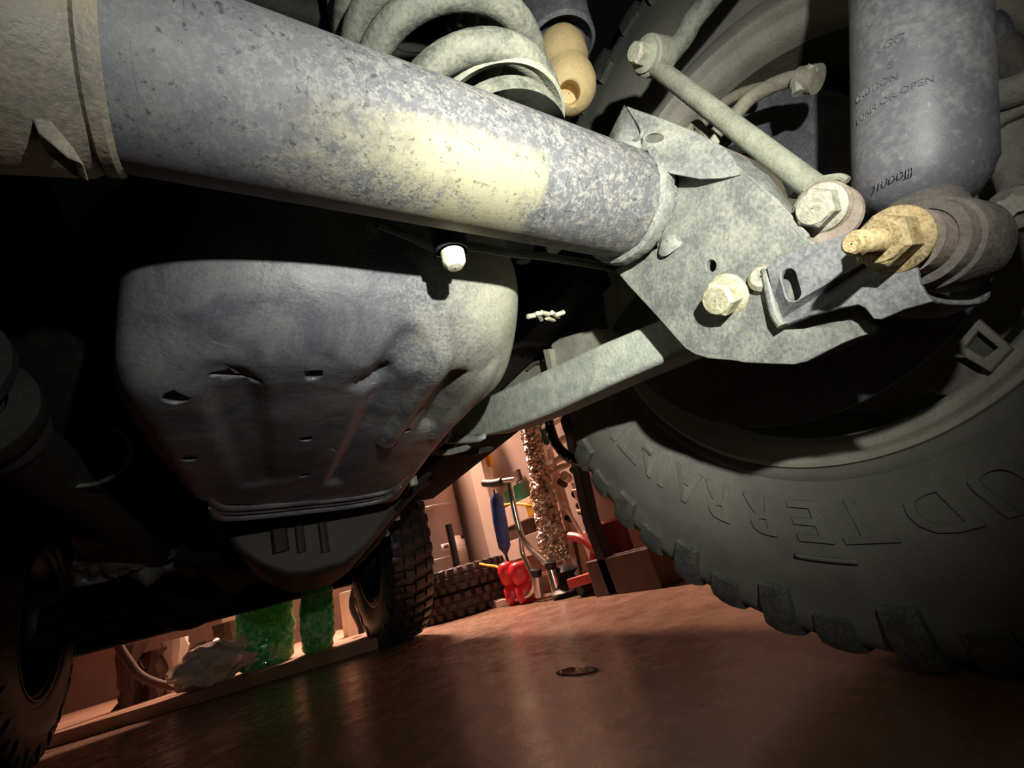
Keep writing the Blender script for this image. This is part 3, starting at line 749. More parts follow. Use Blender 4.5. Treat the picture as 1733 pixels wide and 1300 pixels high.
for i in range(12):
    r_ = .0068 if i % 2 == 0 else .0045; a = i*math.pi/6; star.append(p_+Vector((0, math.cos(a)*r_, math.sin(a)*r_)))
b.prism(star, (-.003, 0, 0)).done('slide_pin', BOLTG, bc)
B().path([at(x, y, X=.375) for x, y in ((1790, 118), (1733, 148), (1700, 160), (1672, 165))], .0085, 14, 3).done('brake_pipe', CALI, bc)
B().path([at(x, y, X=.40) for x, y in ((1683, 85), (1692, 70), (1688, 45), (1676, 36))], .006, 10, 3).done('bleeder_elbow', SHIELD, bc)
B().path([at(x, y, X=.40) for x, y in ((1735, 132), (1712, 110), (1700, 90), (1690, 80))], .009, 12, 3).done('hose_boss', RUBBER, bc)
cb = empty('caliper_bracket', at(1640, 660, X=.52), 'tan cast caliper bracket low beside the wheel rim', 'bracket')
fr = [at(x, y, X=.47) for x, y in ((1655, 540), (1712, 590), (1675, 630), (1610, 592))]
inn = [at(x, y, X=.47) for x, y in ((1654, 560), (1688, 588), (1664, 606), (1632, 588))]
me = cut_shape([(p.y, p.z) for p in fr], [[(p.y, p.z) for p in inn]], .012, .002); remap(me, lambda a, b_, t: Vector((.476-t, a, b_))); flip_if(me, 1); mesh_obj('frame', me, TAN, cb, 30)
B().prism([at(x, y, X=.482) for x, y in ((1650, 545), (1700, 590), (1670, 622), (1620, 592))], (.006, 0, 0)).done('pad', FRAMEG, cb)
B().prism([at(x, y, X=.485) for x, y in ((1612, 600), (1668, 632), (1640, 668), (1580, 672), (1566, 655), (1570, 630))], (.05, 0, 0)).done('foot', CALI, cb, bevel=.006)

# ================================================================== HOSES
bh = empty('brake_hose', at(1200, 230, X=.37), 'curved grey brake hose behind the sway bar link', 'hose')
B().path([at(x, y, X=X) for x, y, X in ((1190, 262, .345), (1215, 222, .35), (1246, 192, .355), (1268, 168, .36), (1300, 148, .36), (1335, 135, .36), (1352, 133, .36), (1378, 130, .36))], .0056, 14, 5).done('tube', HOSE, bh)
B().path([at(x, y, X=.352) for x, y in ((1352, 158), (1352, 140), (1366, 128), (1378, 113))], .0045, 8, 4).done('clip', LINK, bh)
B().cyl(at(1350, 136, X=.356), at(1383, 134, X=.356), .0085, .0095, 16).done('end_fitting', HOSE, bh)
tag(B().path([at(x, y, X=.385) for x, y in ((1150, 262), (1185, 215), (1220, 178), (1255, 158), (1292, 148))], .0045, 12, 5).done('sensor_cable', HOSE), 'thin cable running beside the brake hose', 'cable')
tag(B().path([at(x, y, X=.40) for x, y in ((1225, 262), (1255, 252), (1300, 250), (1330, 300), (1345, 330))], .005, 10, 5).done('brake_line', DARKG), 'dark line looping behind the sway bar link', 'cable')
sf = empty('small_fitting', at(1207, 243, X=.32), 'pale cylindrical fitting at the corner of the folded bracket', 'fitting')
B().cyl(at(1200, 237, X=.31), at(1213, 246, X=.315), .0062, .0058, 20, .001).done('cap', LINK, sf)
B().path([at(x, y, X=.32) for x, y in ((1165, 222), (1178, 210), (1190, 222), (1200, 237))], .0035, 8, 3).done('wire', HOSE, sf)

# inner fender liner behind spring and wheel
tag(B().sheet([[Vector((x, y, z)) for x in (.20, .45, .70)] for y, z in ((-.45, .55), (-.30, .80), (.0, .93), (.25, .93), (.50, .82), (.62, .62))]).done('fender_liner', DARK, solid=.008, sub=2), 'dark curved wheel arch liner above the rear tyre', 'fender liner')

# ================================================================== FUEL TANK SKID PLATE
tk = empty('tank_skid_plate', (.1, .5, .34), 'large stamped dark skid plate with drain holes, left of centre', 'skid plate')
ZB = .340
ctrl = [(-.060, .360), (-.048, .308), (-.014, .272), (.045, .256), (.11, .256), (.17, .256), (.216, .262), (.240, .290), (.249, .35), (.250, .42),
        (.252, .50), (.258, .60), (.266, .70), (.272, .80), (.268, .865), (.235, .868), (.17, .825), (.10, .775), (.04, .728), (-.005, .695), (-.030, .655), (-.048, .58), (-.058, .50), (-.063, .41)]
def closed_spline(c, k):
    out = []; N = len(c)
    for i in range(N):
        p0, p1, p2, p3 = [Vector(c[(i+j) % N]) for j in (-1, 0, 1, 2)]
        for j in range(k):
            t = j/k; out.append(.5*((2*p1)+(p2-p0)*t+(2*p0-5*p1+4*p2-p3)*t*t+(3*p1-p0-3*p2+p3)*t**3))
    return out
OUT = closed_spline(ctrl, 9); CEN = Vector((.10, .50))
def sstep(a, b_, x):
    t = min(1, max(0, (x-a)/(b_-a))); return t*t*(3-2*t)
def groove(x, y, x0, y0, x1, y1, wd, dep, sh_=.5):
    """pressed channel between two points"""
    a = Vector((x0, y0)); c = Vector((x1, y1)); p = Vector((x, y)); ab = c-a; t = max(0, min(1, (p-a).dot(ab)/ab.dot(ab)))
    d_ = (p-(a+ab*t)).length; return dep*(1-sstep(wd*sh_, wd, d_))
def detail(x, y):
    z = 0
    z += groove(x, y, .004, .338, .030, .60, .026, .0065, .35)*(1-.5*sstep(.40, .62, y))
    z += groove(x, y, .125, .30, .105, .345, .020, .010, .3)
    z += groove(x, y, .118, .34, .128, .66, .018, .007, .15)
    z += groove(x, y, .178, .335, .196, .46, .016, .010, .15)
    z -= groove(x, y, .155, .30, .160, .50, .013, .007, .2)
    z -= groove(x, y, .215, .33, .222, .50, .012, .004, .2)
    z -= groove(x, y, -.012, .30, .09, .305, .020, .003, .2)
    z += groove(x, y, -.018, .305, .012, .307, .012, .004, .3)
    z += groove(x, y, .060, .306, .066, .308, .010, .003, .3)
    z += groove(x, y, .086, .303, .096, .305, .009, .003, .3)
    z += .0012*noise.noise(Vector((x*28, y*20, 0)))+.0022*noise.noise(Vector((x*9, y*7, 3)))
    return z
b = B(); rings = []; K = 64
for k in range(K+1):
    ring = []
    for i, p in enumerate(OUT):
        v_ = p-CEN; L = v_.length; rearness = sstep(.36, .27, p.y); frontness = sstep(.62, .72, p.y-.1*(p.x/.25)*1.6+.03)
        rr = .030+.052*rearness; rr = rr*(1-frontness)+.012*frontness
        H = .14
        if k <= 6: off, z = 0, ZB+rr+H*(1-k/6)**1
        elif k <= 22:
            a = (k-6)/16*math.pi/2; off = rr*(1-math.cos(a)); z = ZB+rr*(1-math.sin(a))
        else:
            f = (k-22)/(K-22); off = rr+(L-rr)*f*.995; z = ZB
        q = CEN+v_*(1-off/L)
        if k > 6: z += detail(q.x, q.y)*sstep(6, 18, k)
        ring.append(Vector((q.x, q.y, z)))
    rings.append(ring)
b.loops(rings, True, False)
vlast = b.bm.verts
ski = b.done('pressed_shell', SKID, tk, sharp=70, solid=.003, off=1, origin=Vector(), weld=True)
cb_ = B()
for (x, y), r_ in (((530, 630), .0062), ((297, 668), .0075), ((320, 768), .0065), ((518, 735), .0062), ((515, 800), .0062), ((688, 725), .0048)):
    p_ = at(x, y, Z=ZB+.001); cb_.cyl(p_-Vector((0, 0, .03)), p_+Vector((0, 0, .03)), r_, r_, 20)
p_ = at(397, 636, Z=ZB+.004); cb_.box(p_, (.030, .0035, .06))
cut = cb_.done('cutter', SKID)
m = ski.modifiers.new('h', 'BOOLEAN'); m.object = cut; m.solver = 'EXACT'
bpy.context.view_layer.update(); dg = bpy.context.evaluated_depsgraph_get()
me = bpy.data.meshes.new_from_object(ski.evaluated_get(dg)); ski.modifiers.clear(); ski.data = me; bpy.data.objects.remove(cut)
for (x, y), r_ in (((530, 630), .0062), ((297, 668), .0075), ((320, 768), .0065), ((518, 735), .0062), ((515, 800), .0062), ((688, 725), .0048)):
    p_ = at(x, y, Z=ZB+.001); p_.z = ZB+detail(p_.x, p_.y)
    B().lathe([(r_, .0055), (r_, .0005), (r_+.0008, -.0006), (r_+.0022, .0004)], p_, (0, 0, 1), 24).done('drain_hole_rim', LINK, tk, sharp=60)
ft_ = B().box((.10, .50, .47), (.16, .30, .08)); tag(ft_.done('fuel_tank', DARK, bevel=.03), 'black fuel tank hidden above the stamped skid plate', 'fuel tank')
# front lips of the skid
for k, (dy, dz, rr) in enumerate(((0, 0, .006), (.022, -.002, .0045), (.04, -.006, .0055))):
    pl = [at(x, y+0, Z=.338)+Vector((0, dy, dz)) for x, y in ((352, 838), (372, 856), (430, 856), (520, 848), (600, 840), (660, 828), (690, 806))]
    B().path(pl, lambda t, q=rr: q*(min(1, .25+6*t, .25+6*(1-t))), 10, 4).done('front_rib', SKID, tk)

# transmission skid in front of it
ts = empty('transmission_skid', (.15, 1.0, .25), 'dim brownish pan hanging in front of the fuel tank skid plate', 'skid plate')
pp = [(362, 866), (380, 905), (402, 938), (440, 962), (485, 978), (530, 974), (585, 958), (622, 930), (650, 895), (700, 830), (680, 800), (520, 820), (380, 840)]
PT = [at(x, y, Y=.93) for x, y in pp]
B().prism(PT, (.05, .45, 0))  .done('pan', PANM, ts, bevel=.02, seg=4)
for x0, wd in ((470, 16), (505, 9), (545, 9)):
    a, c = at(x0, 885, Y=.925), at(x0+6, 935, Y=.925)
    B().path([a, a.lerp(c, .5), c], .010*wd/12, 8).done('pressed_rib', PANM, ts)
# crossmember hardware along the right of the skid
hw = empty('tank_strap', at(690, 800, Z=.36), 'dark tank strap with bolts running along the right side of the skid plate', 'strap')
B().path([at(x, y, Z=z) for x, y, z in ((724, 800, .365), (700, 832, .345), (660, 880, .33), (632, 925, .32), (600, 960, .30))], .011, 12, 4, rz=.5).done('band', DARKG, hw)
for q in ((700, 818), (672, 878), (655, 905)):
    p_ = at(*q, Z=.335); B().hexa(p_+Vector((0, 0, .012)), p_+Vector((0, 0, -.004)), .007).done('strap_bolt', LINK, hw)

# ================================================================== FRAME AND BODY UNDERSIDE
fr_ = empty('body_underside', (0, 1.0, .5), 'black underside and sill of the car closing the view above', 'car underbody')
B().box((.0, .95, .985), (1.5, 3.6, .03)).done('upper_floor_pan', DARK, fr_)
B().box((-.01, 1.50, .62), (.86, 1.9, .03)).done('floor_pan', DARK, fr_)
A1, A2 = at(932, 690, X=.70), at(600, 950, X=.70)
sdir = (A2-A1)/(A2.y-A1.y)
s_a = A1+sdir*(.60-A1.y); s_b = A1+sdir*(1.72-A1.y)
prf = [(0, 0), (-.05, -.0), (-.14, .03), (-.14, .16), (0, .16)]
B().loops([[p+Vector((dx, 0, dz)) for dx, dz in prf] for p in (s_a, s_b)]).done('sill', DARK, fr_, bevel=.008)
s_c = A1+sdir*(2.45-A1.y)
B().box((.50, 2.1, .88), (.36, .85, .06)).done('front_wheel_arch', DARK, fr_)
B().box((0, 2.46, .86), (1.40, .06, .56)).done('front_panel', DARK, fr_)
B().box((.71, 1.15, .80), (.02, 1.2, .36)).done('side_panel', DARK, fr_)
B().box((.71, 2.1, .94), (.02, .75, .10)).done('fender_side', DARK, fr_)
B().box((-.71, 1.0, .78), (.02, 1.6, .42)).done('side_panel', DARK, fr_)
B().box((-.71, 2.1, .94), (.02, .75, .10)).done('fender_side', DARK, fr_)
fr2 = empty('frame_rail', (.39, 1.2, .43), 'black frame rail beside the tank on the wheel side', 'frame rail')
B().box((.385, 1.16, .495), (.06, 1.7, .09)).done('rail', DARKG, fr2, bevel=.006)
B().box((.20, 1.02, .43), (.42, .07, .08)).done('crossmember', DARKG, fr2, bevel=.006)
B().box((-.14, 1.16, .495), (.06, 1.7, .09)).done('rail', DARKG, fr2, bevel=.006)
# frame mounts seen between tank and arm
fm = empty('frame_mount', at(970, 600, X=.40), 'tan dusty frame mount seen above the control arm', 'bracket')
def mount(pts, X0, dep, nm, mat=TAN, bev=.004): B().prism([at(x, y, X=X0) for x, y in pts], (dep, 0, 0)).done(nm, mat, fm, bevel=bev, seg=3)
mount([(930, 582), (945, 572), (1000, 556), (1020, 562), (1040, 590), (1030, 640), (925, 660), (935, 625)], .40, .06, 'mount_box', TAN, .005)
mount([(918, 592), (930, 590), (938, 640), (930, 648)], .392, .06, 'mount_lip', TAN, .002)
mount([(845, 640), (850, 606), (885, 610), (918, 612), (916, 660), (840, 700), (838, 668)], .43, .05, 'mount_pad', TAN, .006)
B().path([at(x, y, X=.425) for x, y in ((893, 625), (905, 615), (916, 612))], .003, 8, 2).done('mount_clip', FRAMEG, fm)
fs = B().sheet([[at(x, y, X=.33) for x, y in ((842, 600), (846, 612), (840, 630), (832, 640))], [at(x, y, X=.345) for x, y in ((838, 598), (838, 615), (834, 632), (826, 645))]])
tag(fs.done('skid_tab', LINK, solid=.003), 'thin pale tab at the right edge of the skid plate', 'bracket')

# bits below the axle tube
pg = empty('sensor_plug', at(768, 440, Z=.395), 'dark vertical sensor with a white plastic tip under the axle tube', 'sensor')
p0 = at(768, 441, Z=.364)
B().lathe([(.0006, -.006), (.005, -.0055), (.0078, -.002), (.0082, .003), (.0082, .006)], p0, (.0, -.1, 1), 24).done('white_tip', WHITEP, pg, weld=True)
B().lathe([(.0105, .006), (.012, .012), (.012, .07), (.0005, .07)], p0, (0, -.1, 1), 24).done('sensor_body', DARKG, pg)
cl = [at(x, y, Z=.40) for x, y in ((640, 378), (690, 398), (740, 420), (800, 418), (860, 428), (920, 434), (980, 444), (1040, 455), (1100, 470))]
tag(B().path(cl, .0035, 8, 4).done('brake_line', FRAMEG), 'thin dark brake line hanging below the axle tube', 'brake line')
tag(B().cyl(at(884, 425, Z=.43), at(884, 444, Z=.42), .007, .008, 16, .002).done('cable_clip', FRAMEG), 'small grey round clip on the line below the axle', 'clip')
tag(B().prism([at(x, y, Z=.41) for x, y in ((928, 412), (957, 418), (941, 432), (926, 428))], (0, 0, .02)).done('line_tab', ARM, bevel=.001), 'little pale square tab below the axle tube', 'bracket')
zt = empty('zip_tie_tags', at(925, 535, Z=.40), 'cluster of small pale connector tags in the dark gap', 'connector')
for a_, c_ in (((893, 536), (908, 533)), ((910, 530), (916, 541)), ((916, 529), (930, 532)), ((925, 538), (938, 541)), ((934, 529), (945, 536)), ((940, 534), (955, 528))):
    B().path([at(*a_, Z=.40), at(*c_, Z=.402)], .0026, 6).done('tag', WHITEP, zt)

# drive shaft and left lumps
dv = empty('drive_shaft', (-.19, .46, .36), 'dim black drive shaft at the far left of the underside', 'drive shaft')
B().path([Vector((-.165, .47, .385)), Vector((-.12, 1.4, .40))], .028, 28).done('shaft', DARKG, dv)
B().lathe([(.030, 0), (.045, .01), (.045, .03), (.032, .05), (.036, .07)], (-.168, .45, .384), (.05, 1, .01), 28).done('yoke', DARKG, dv)
b = B()
b.path([at(x, y, Z=.37) for x, y in ((185, 722), (212, 735), (220, 765), (205, 795), (165, 818), (110, 823))], .0025, 8, 5); tag(b.done('vent_hose', FRAMEG), 'thin dark breather hose curving left of the skid plate', 'hose')
# wrinkled foil heat shield
b = B(); rows = []
for j in range(26):
    row = []
    for i in range(40):
        u_, v_ = i/39, j/25
        p_ = at(125+260*u_, 905+80*v_-14*u_, Y=1.15+.25*v_)
        p_ += Vector((0, 0, 1))*(.030*noise.noise(Vector((u_*5, v_*3.2+u_*2, 1)))+.014*noise.noise(Vector((u_*13, v_*9, 5))))+Vector((0, .03*noise.noise(Vector((u_*7, v_*5, 9))), 0))
        row.append(p_)
    rows.append(row)
tag(b.sheet(rows).done('heat_shield', WRINK, solid=.004, sharp=40), 'crumpled dark foil heat shield left of the hanging pan', 'heat shield')
# front axle and bumper as dark shapes
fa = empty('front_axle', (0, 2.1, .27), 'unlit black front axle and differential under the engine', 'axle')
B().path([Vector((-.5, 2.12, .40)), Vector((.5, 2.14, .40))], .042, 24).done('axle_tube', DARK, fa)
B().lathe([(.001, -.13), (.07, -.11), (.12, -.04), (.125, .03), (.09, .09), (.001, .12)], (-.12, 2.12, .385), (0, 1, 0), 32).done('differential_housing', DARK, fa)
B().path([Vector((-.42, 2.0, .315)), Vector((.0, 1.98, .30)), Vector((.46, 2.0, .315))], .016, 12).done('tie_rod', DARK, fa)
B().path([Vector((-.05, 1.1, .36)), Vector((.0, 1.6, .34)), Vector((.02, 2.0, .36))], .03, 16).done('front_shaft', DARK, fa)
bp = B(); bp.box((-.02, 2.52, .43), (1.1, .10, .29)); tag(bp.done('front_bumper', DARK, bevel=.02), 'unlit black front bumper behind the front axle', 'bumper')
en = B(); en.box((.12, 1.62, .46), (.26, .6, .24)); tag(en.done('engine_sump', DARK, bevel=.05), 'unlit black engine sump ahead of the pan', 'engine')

# ================================================================== GARAGE THINGS (right wall)
def up(px, py, X): return at(px, py, X=X)
# water heater
wh = empty('water_heater', (1.17, 2.95, 0), 'large pale cylindrical water heater behind the stacked tyres', 'water heater')
HC = Vector((1.10, 3.03, 0)); HR = .25
HC = Vector((1.15, 2.98, 0)); HR = .20
# tyre stack (two small knobbly tyres lying flat)
def knob_tyre(loc, R_, hgt, label, rot=0):
    e = empty('small_tyre', loc, label, 'tyre', None)
    loc = Vector(loc); r_i = R_*.52
    b = B(); b.lathe([(r_i, .1*hgt), (r_i*1.15, 0), (R_*.86, .02*hgt), (R_*.93, .2*hgt), (R_*.95, .5*hgt), (R_*.93, .8*hgt), (R_*.86, .98*hgt), (r_i*1.15, hgt), (r_i, .9*hgt)], loc, (0, 0, 1), 48, ringclosed=True).done('carcass', OLDTREAD, e)
    N = 30
    bb = B(); a = math.pi/N*.55
    rr = [[Vector((math.cos(s*a)*r, math.sin(s*a)*r, z)) for s in (-1, 1)] for r, z in ((R_*.86, hgt*.0), (R_, hgt*.06), (R_*1.0, hgt*.30), (R_*.9, hgt*.34))]
    ring = [r[0] for r in rr]; ring2 = [r[1] for r in rr]; bb.loops([ring, ring2])
    bmesh.ops.recalc_face_normals(bb.bm, faces=bb.bm.faces)
    m_ = bpy.data.meshes.new('tread_lug'); bb.bm.to_mesh(m_); bb.bm.free(); m_.materials.append(OLDTREAD)
    bb = B(); a = math.pi/N*.5
    bb.loops([[Vector((math.cos(a*s)*r, math.sin(a*s)*r, z)) for r, z in ((R_*.9, hgt*.38), (R_*.995, hgt*.40), (R_*.995, hgt*.6), (R_*.9, hgt*.62))] for s in (-1, 1)])
    bmesh.ops.recalc_face_normals(bb.bm, faces=bb.bm.faces)
    m2 = bpy.data.meshes.new('tread_lug'); bb.bm.to_mesh(m2); bb.bm.free(); m2.materials.append(OLDTREAD)
    for i in range(N):
        for mm, dd, fl in ((m_, 0, 0), (m_, 0, 1), (m2, .5, 0)):
            q = bpy.data.objects.new('tread_lug', mm); COL.objects.link(q); q.parent = e; q.rotation_euler = (math.pi*fl, 0, rot+(i+dd)*2*math.pi/N); q.location = (0, 0, hgt*fl)
    return e
TC = Vector((1.06, 2.47, 0)); 
knob_tyre(TC+Vector((0, 0, .0)), .255, .115, 'brown knobbly tyre lying flat on the floor, bottom of its pair')
knob_tyre(TC+Vector((.01, -.01, .117)), .25, .115, 'brown knobbly tyre lying on top of another one', .1)
b = B(); b.lathe([(HR, .03), (HR, .30), (HR*1.012, .302), (HR*1.012, .315), (HR, .318), (HR, .62), (HR*1.012, .622), (HR*1.012, .64), (HR, .643), (HR, 1.25), (HR*.9, 1.28), (.001, 1.29)], HC, (0, 0, 1), 64)
b.done('jacket', HEATER, wh); wh['label'] = wh['label']
B().cyl(HC+Vector((0, 0, 0)), HC+Vector((0, 0, .03)), HR*.8, HR*.8, 40).done('base_ring', BLK, wh)
def on_cyl(px, py):
    d_ = (px-866.5)/FPX*CR+(650-py)/FPX*CU+F; dx, dy = d_.x, d_.y; ox, oy = -HC.x, -HC.y
    A_ = dx*dx+dy*dy; Bq = 2*(ox*dx+oy*dy); C_ = ox*ox+oy*oy-HR*HR; disc = max(0, Bq*Bq-4*A_*C_)
    t = (-Bq-math.sqrt(disc))/(2*A_); p_ = EYE+d_*t; return math.atan2(p_.y-HC.y, p_.x-HC.x), p_.z
def wrap_label(nm, a0, a1, z0, z1, mat, lift=.002, parent=wh):
    rows = [[HC+Vector((math.cos(a0+(a1-a0)*k/8)*(HR+lift), math.sin(a0+(a1-a0)*k/8)*(HR+lift), z)) for k in range(9)] for z in (z0, z1)]
    return B().sheet(rows).done(nm, mat, parent, solid=.0006, sharp=60)
def heater_label(x0, y0, x1, y1, mat, nm='label', lift=.002):
    a, c = on_cyl(x0, y0), on_cyl(x1, y1); wrap_label(nm, a[0], c[0], a[1], c[1], mat, lift); return a, c
print('heater', on_cyl(775, 905), on_cyl(805, 945), on_cyl(715, 905))
heater_label(776, 962, 806, 900, PAPER)
heater_label(776, 924, 806, 917, REDINK, 'red_stripe', .003)
heater_label(800, 944, 808, 925, YEL, 'yellow_label', .0035)
heater_label(776, 952, 806, 945, INK, 'text_block', .003)
heater_label(780, 912, 788, 905, INK, 'symbol', .003); heater_label(791, 912, 799, 903, INK, 'symbol', .003)
heater_label(748, 934, 762, 918, PAPER); heater_label(752, 929, 758, 921, INK, 'symbol', .003)
# black pole on the tyres
p0, p1 = up(777, 975, 1.06), up(762, 886, 1.06)
tag(B().path([Vector((p0.x, p0.y, .234)), Vector((p0.x, p0.y, p1.z))], .020, 12).done('black_pole', BLK), 'short black pole standing upright on the knobbly tyres', 'pole')
# yellow cord
tag(B().path([up(x, y, 1.07) for x, y in ((775, 975), (786, 958), (805, 954), (825, 957), (842, 960), (846, 970))], .006, 8, 4).done('yellow_cord', YEL), 'orange yellow cord arched over the knobbly tyres', 'cord')
# red bags
for k, (x0, x1, cx) in enumerate(((852, 870, 0), (870, 892, 1))):
    base = at(866+cx*18, 1008, Z=.012); 
    b = B()
    X_ = 1.10; pt = [up(x, y, X_) for x, y in (((858+cx*19, 950), (862+cx*20, 975), (868+cx*17, 1004)))]
    hgt = pt[0].z; y0 = pt[1].y
    rr = .045
    b.lathe([(.003, 0), (rr*.8, .004), (rr*.95, .02), (rr, hgt*.2), (rr*.95, hgt*.38), (rr*.72, hgt*.46), (rr*1.0, hgt*.54), (rr*1.12, hgt*.75), (rr*1.05, hgt*.92), (rr*.7, hgt*.99), (.003, hgt)], (X_, y0, 0), (0, 0, 1), 24,
            wob=lambda t: 1+.05*math.sin(t*25))
    tag(b.done('padded_roll', RED, sharp=70), ('left' if k == 0 else 'right')+' of the two shiny red padded rolls standing beside the tyres', 'padded roll')
# blue folded umbrella
a, c = up(838, 835, 1.12), up(856, 938, 1.12)
um = empty('folded_umbrella', Vector((1.12, c.y, 0)), 'long dark blue folded umbrella leaning on the wall', 'umbrella')
B().path([c, c.lerp(a, .12), c.lerp(a, .5), c.lerp(a, .9), a], lambda t: [.008, .03, .036, .032, .016][min(4, int(t*4+.5))], 14).done('canopy', BLUE, um)
B().path([c, Vector((1.12, c.y-.02, .0))], .007, 8).done('shaft', BLK, um)
B().cyl(a, a.lerp(c, -.07), .012, .008, 12).done('cap', CHROME, um)
# hand truck / pole with chrome tube
ht = empty('hand_truck', at(905, 1006, Z=0), 'chrome tubular hand truck with black grip leaning by the wall', 'hand truck')
XH = 1.08
B().path([up(x, y, XH) for x, y in ((862, 818), (868, 850), (876, 885), (882, 905), (895, 925), (915, 944), (934, 960))], .013, 12, 4).done('main_tube', CHROME, ht)
B().path([up(x, y, XH) for x, y in ((882, 905), (884, 935), (896, 962), (905, 985), (898, 1006), (875, 1014))], .011, 12, 4).done('lower_tube', CHROME, ht)
B().path([up(x, y, XH) for x, y in ((822, 818), (838, 816), (872, 811))], .012, 12, 2).done('handle', CHROME, ht)
B().path([up(x, y, XH-.003) for x, y in ((820, 818), (836, 818), (850, 815))], .019, 12, 2).done('grip', BLK, ht)
for (x0, y0, x1, y1) in ((908, 975, 914, 1010), (932, 962, 944, 1004)):
    p_ = up(x1, y1, XH); p_.z = max(p_.z, .001); B().cyl(up(x0, y0, XH), p_, .020, .022, 14, .002).done('foot', CHROME, ht)
    B().cyl(up(x0-1, y0-12, XH), up(x0, y0, XH), .023, .023, 14, .002).done('foot_collar', BLK, ht)
for q, nm in ((((803, 1030), (850, 1018)), 'a'), (((843, 1022), (912, 1008)), 'b')):
    a, c = at(*q[0], Z=.015), at(*q[1], Z=.015)
    tag(B().box((a+c)/2, ((c-a).length, .03, .03), Matrix.Rotation(math.atan2(c.y-a.y, c.x-a.x), 3, 'Z')).done('pale_batten', TRIMM, bevel=.003),
        'pale batten on the floor in front of the '+('tyres' if nm == 'a' else 'red rolls'), 'batten')
# wall cabinet / window with green panes and frames
def wall_panel(name, px_, X0, mat, parent=None, th=.012):
    P_ = [up(x, y, X0) for x, y in px_]; y0 = min(p.y for p in P_); y1 = max(p.y for p in P_); z0 = min(p.z for p in P_); z1 = max(p.z for p in P_)
    return B().box((X0+th/2, (y0+y1)/2, (z0+z1)/2), (th, y1-y0, z1-z0)).done(name, mat, parent, bevel=.002)
sc = empty('storage_rack', (1.30, 1.95, 0), 'pink-lit storage rack with dark green bins against the wall', 'rack')
wall_panel('back_board', ((846, 828), (900, 915)), 1.325, HEATER, sc)
wall_panel('green_bin', ((852, 832), (890, 866)), 1.28, GREEN, sc, .04)
wall_panel('dark_bin', ((852, 870), (872, 895)), 1.28, BLK, sc, .04)
wall_panel('dark_bin', ((880, 880), (900, 905)), 1.28, WOOD, sc, .04)
wall_panel('green_bin', ((910, 718), (935, 745)), 1.28, GREEN, sc, .04)
wall_panel('shelf', ((840, 868), (905, 872)), 1.25, TRIMM, sc, .08)
wall_panel('shelf', ((840, 925), (925, 932)), 1.25, TRIMM, sc, .08)
wall_panel('dark_outlet', ((866, 800), (880, 812)), 1.33, WOOD, sc, .02)
B().path([up(x, y, 1.22) for x, y in ((847, 856), (870, 853), (905, 856))], .007, 8, 3).done('yellow_strap', YEL, sc)
B().box(up(898, 862, 1.22), (.01, .055, .06)).done('yellow_tag', YEL, sc)
B().box(up(828, 775, 1.30), (.02, .04, .10)).done('yellow_tag', YEL, sc)
# foil duct
fd = empty('foil_duct', (1.2, 1.72, 0), 'crinkled shiny foil duct running up the wall', 'duct')
def foil(pts, X0, rw_):
    P_ = [up(x, y, X0) for x, y in pts]
    b = B(); rings = []
    N = 60; nn = 18
    P2 = smooth_path(P_, N//(len(P_)-1))
    for i, p_ in enumerate(P2):
        t = i/(len(P2)-1); r0 = rw_(t)
        rings.append([p_+Vector((math.cos(2*math.pi*j/nn)*.03, math.sin(2*math.pi*j/nn)*1, 0))*r0*(1+.22*random.uniform(-1, 1))*Vector((1, 1, 1)).x + Vector((-.01*random.random(), 0, 0)) for j in range(nn)])
        rings[-1] = [Vector((p_.x+math.cos(2*math.pi*j/nn)*r0*(1+.2*random.uniform(-1, 1)), p_.y+math.sin(2*math.pi*j/nn)*r0*(1+.2*random.uniform(-1, 1)), p_.z+random.uniform(-.006, .006))) for j in range(nn)]
    b.loops(rings).done('crinkled_sleeve', FOIL, fd, sharp=0)
foil([(884, 690), (892, 740), (905, 790), (912, 815)], 1.27, lambda t: .028)
foil([(893, 690), (905, 760), (917, 830), (930, 890), (944, 950)], 1.22, lambda t: .034+.034*t)
wb_ = empty('wall_board', (1.3, 1.5, 0), 'pale upright board beside the foil duct', 'board')
a, c = up(912, 700, 1.29), up(955, 940, 1.29)
B().box((1.30, (a.y+c.y)/2-.03, .55), (.03, .045, 1.1)).done('upright', TRIMM, wb_, bevel=.002)
for yy, (x0, x1) in ((712, (920, 958)), (748, (925, 965)), (775, (930, 966)), (792, (932, 960)), (965, (915, 960))):
    a, c = up(x0, yy, 1.30), up(x1, yy+3, 1.30)
    B().box((1.30, (a.y+c.y)/2, (a.z+c.z)/2), (.05, abs(a.y-c.y), .018)).done('shelf_edge', TRIMM, wb_)
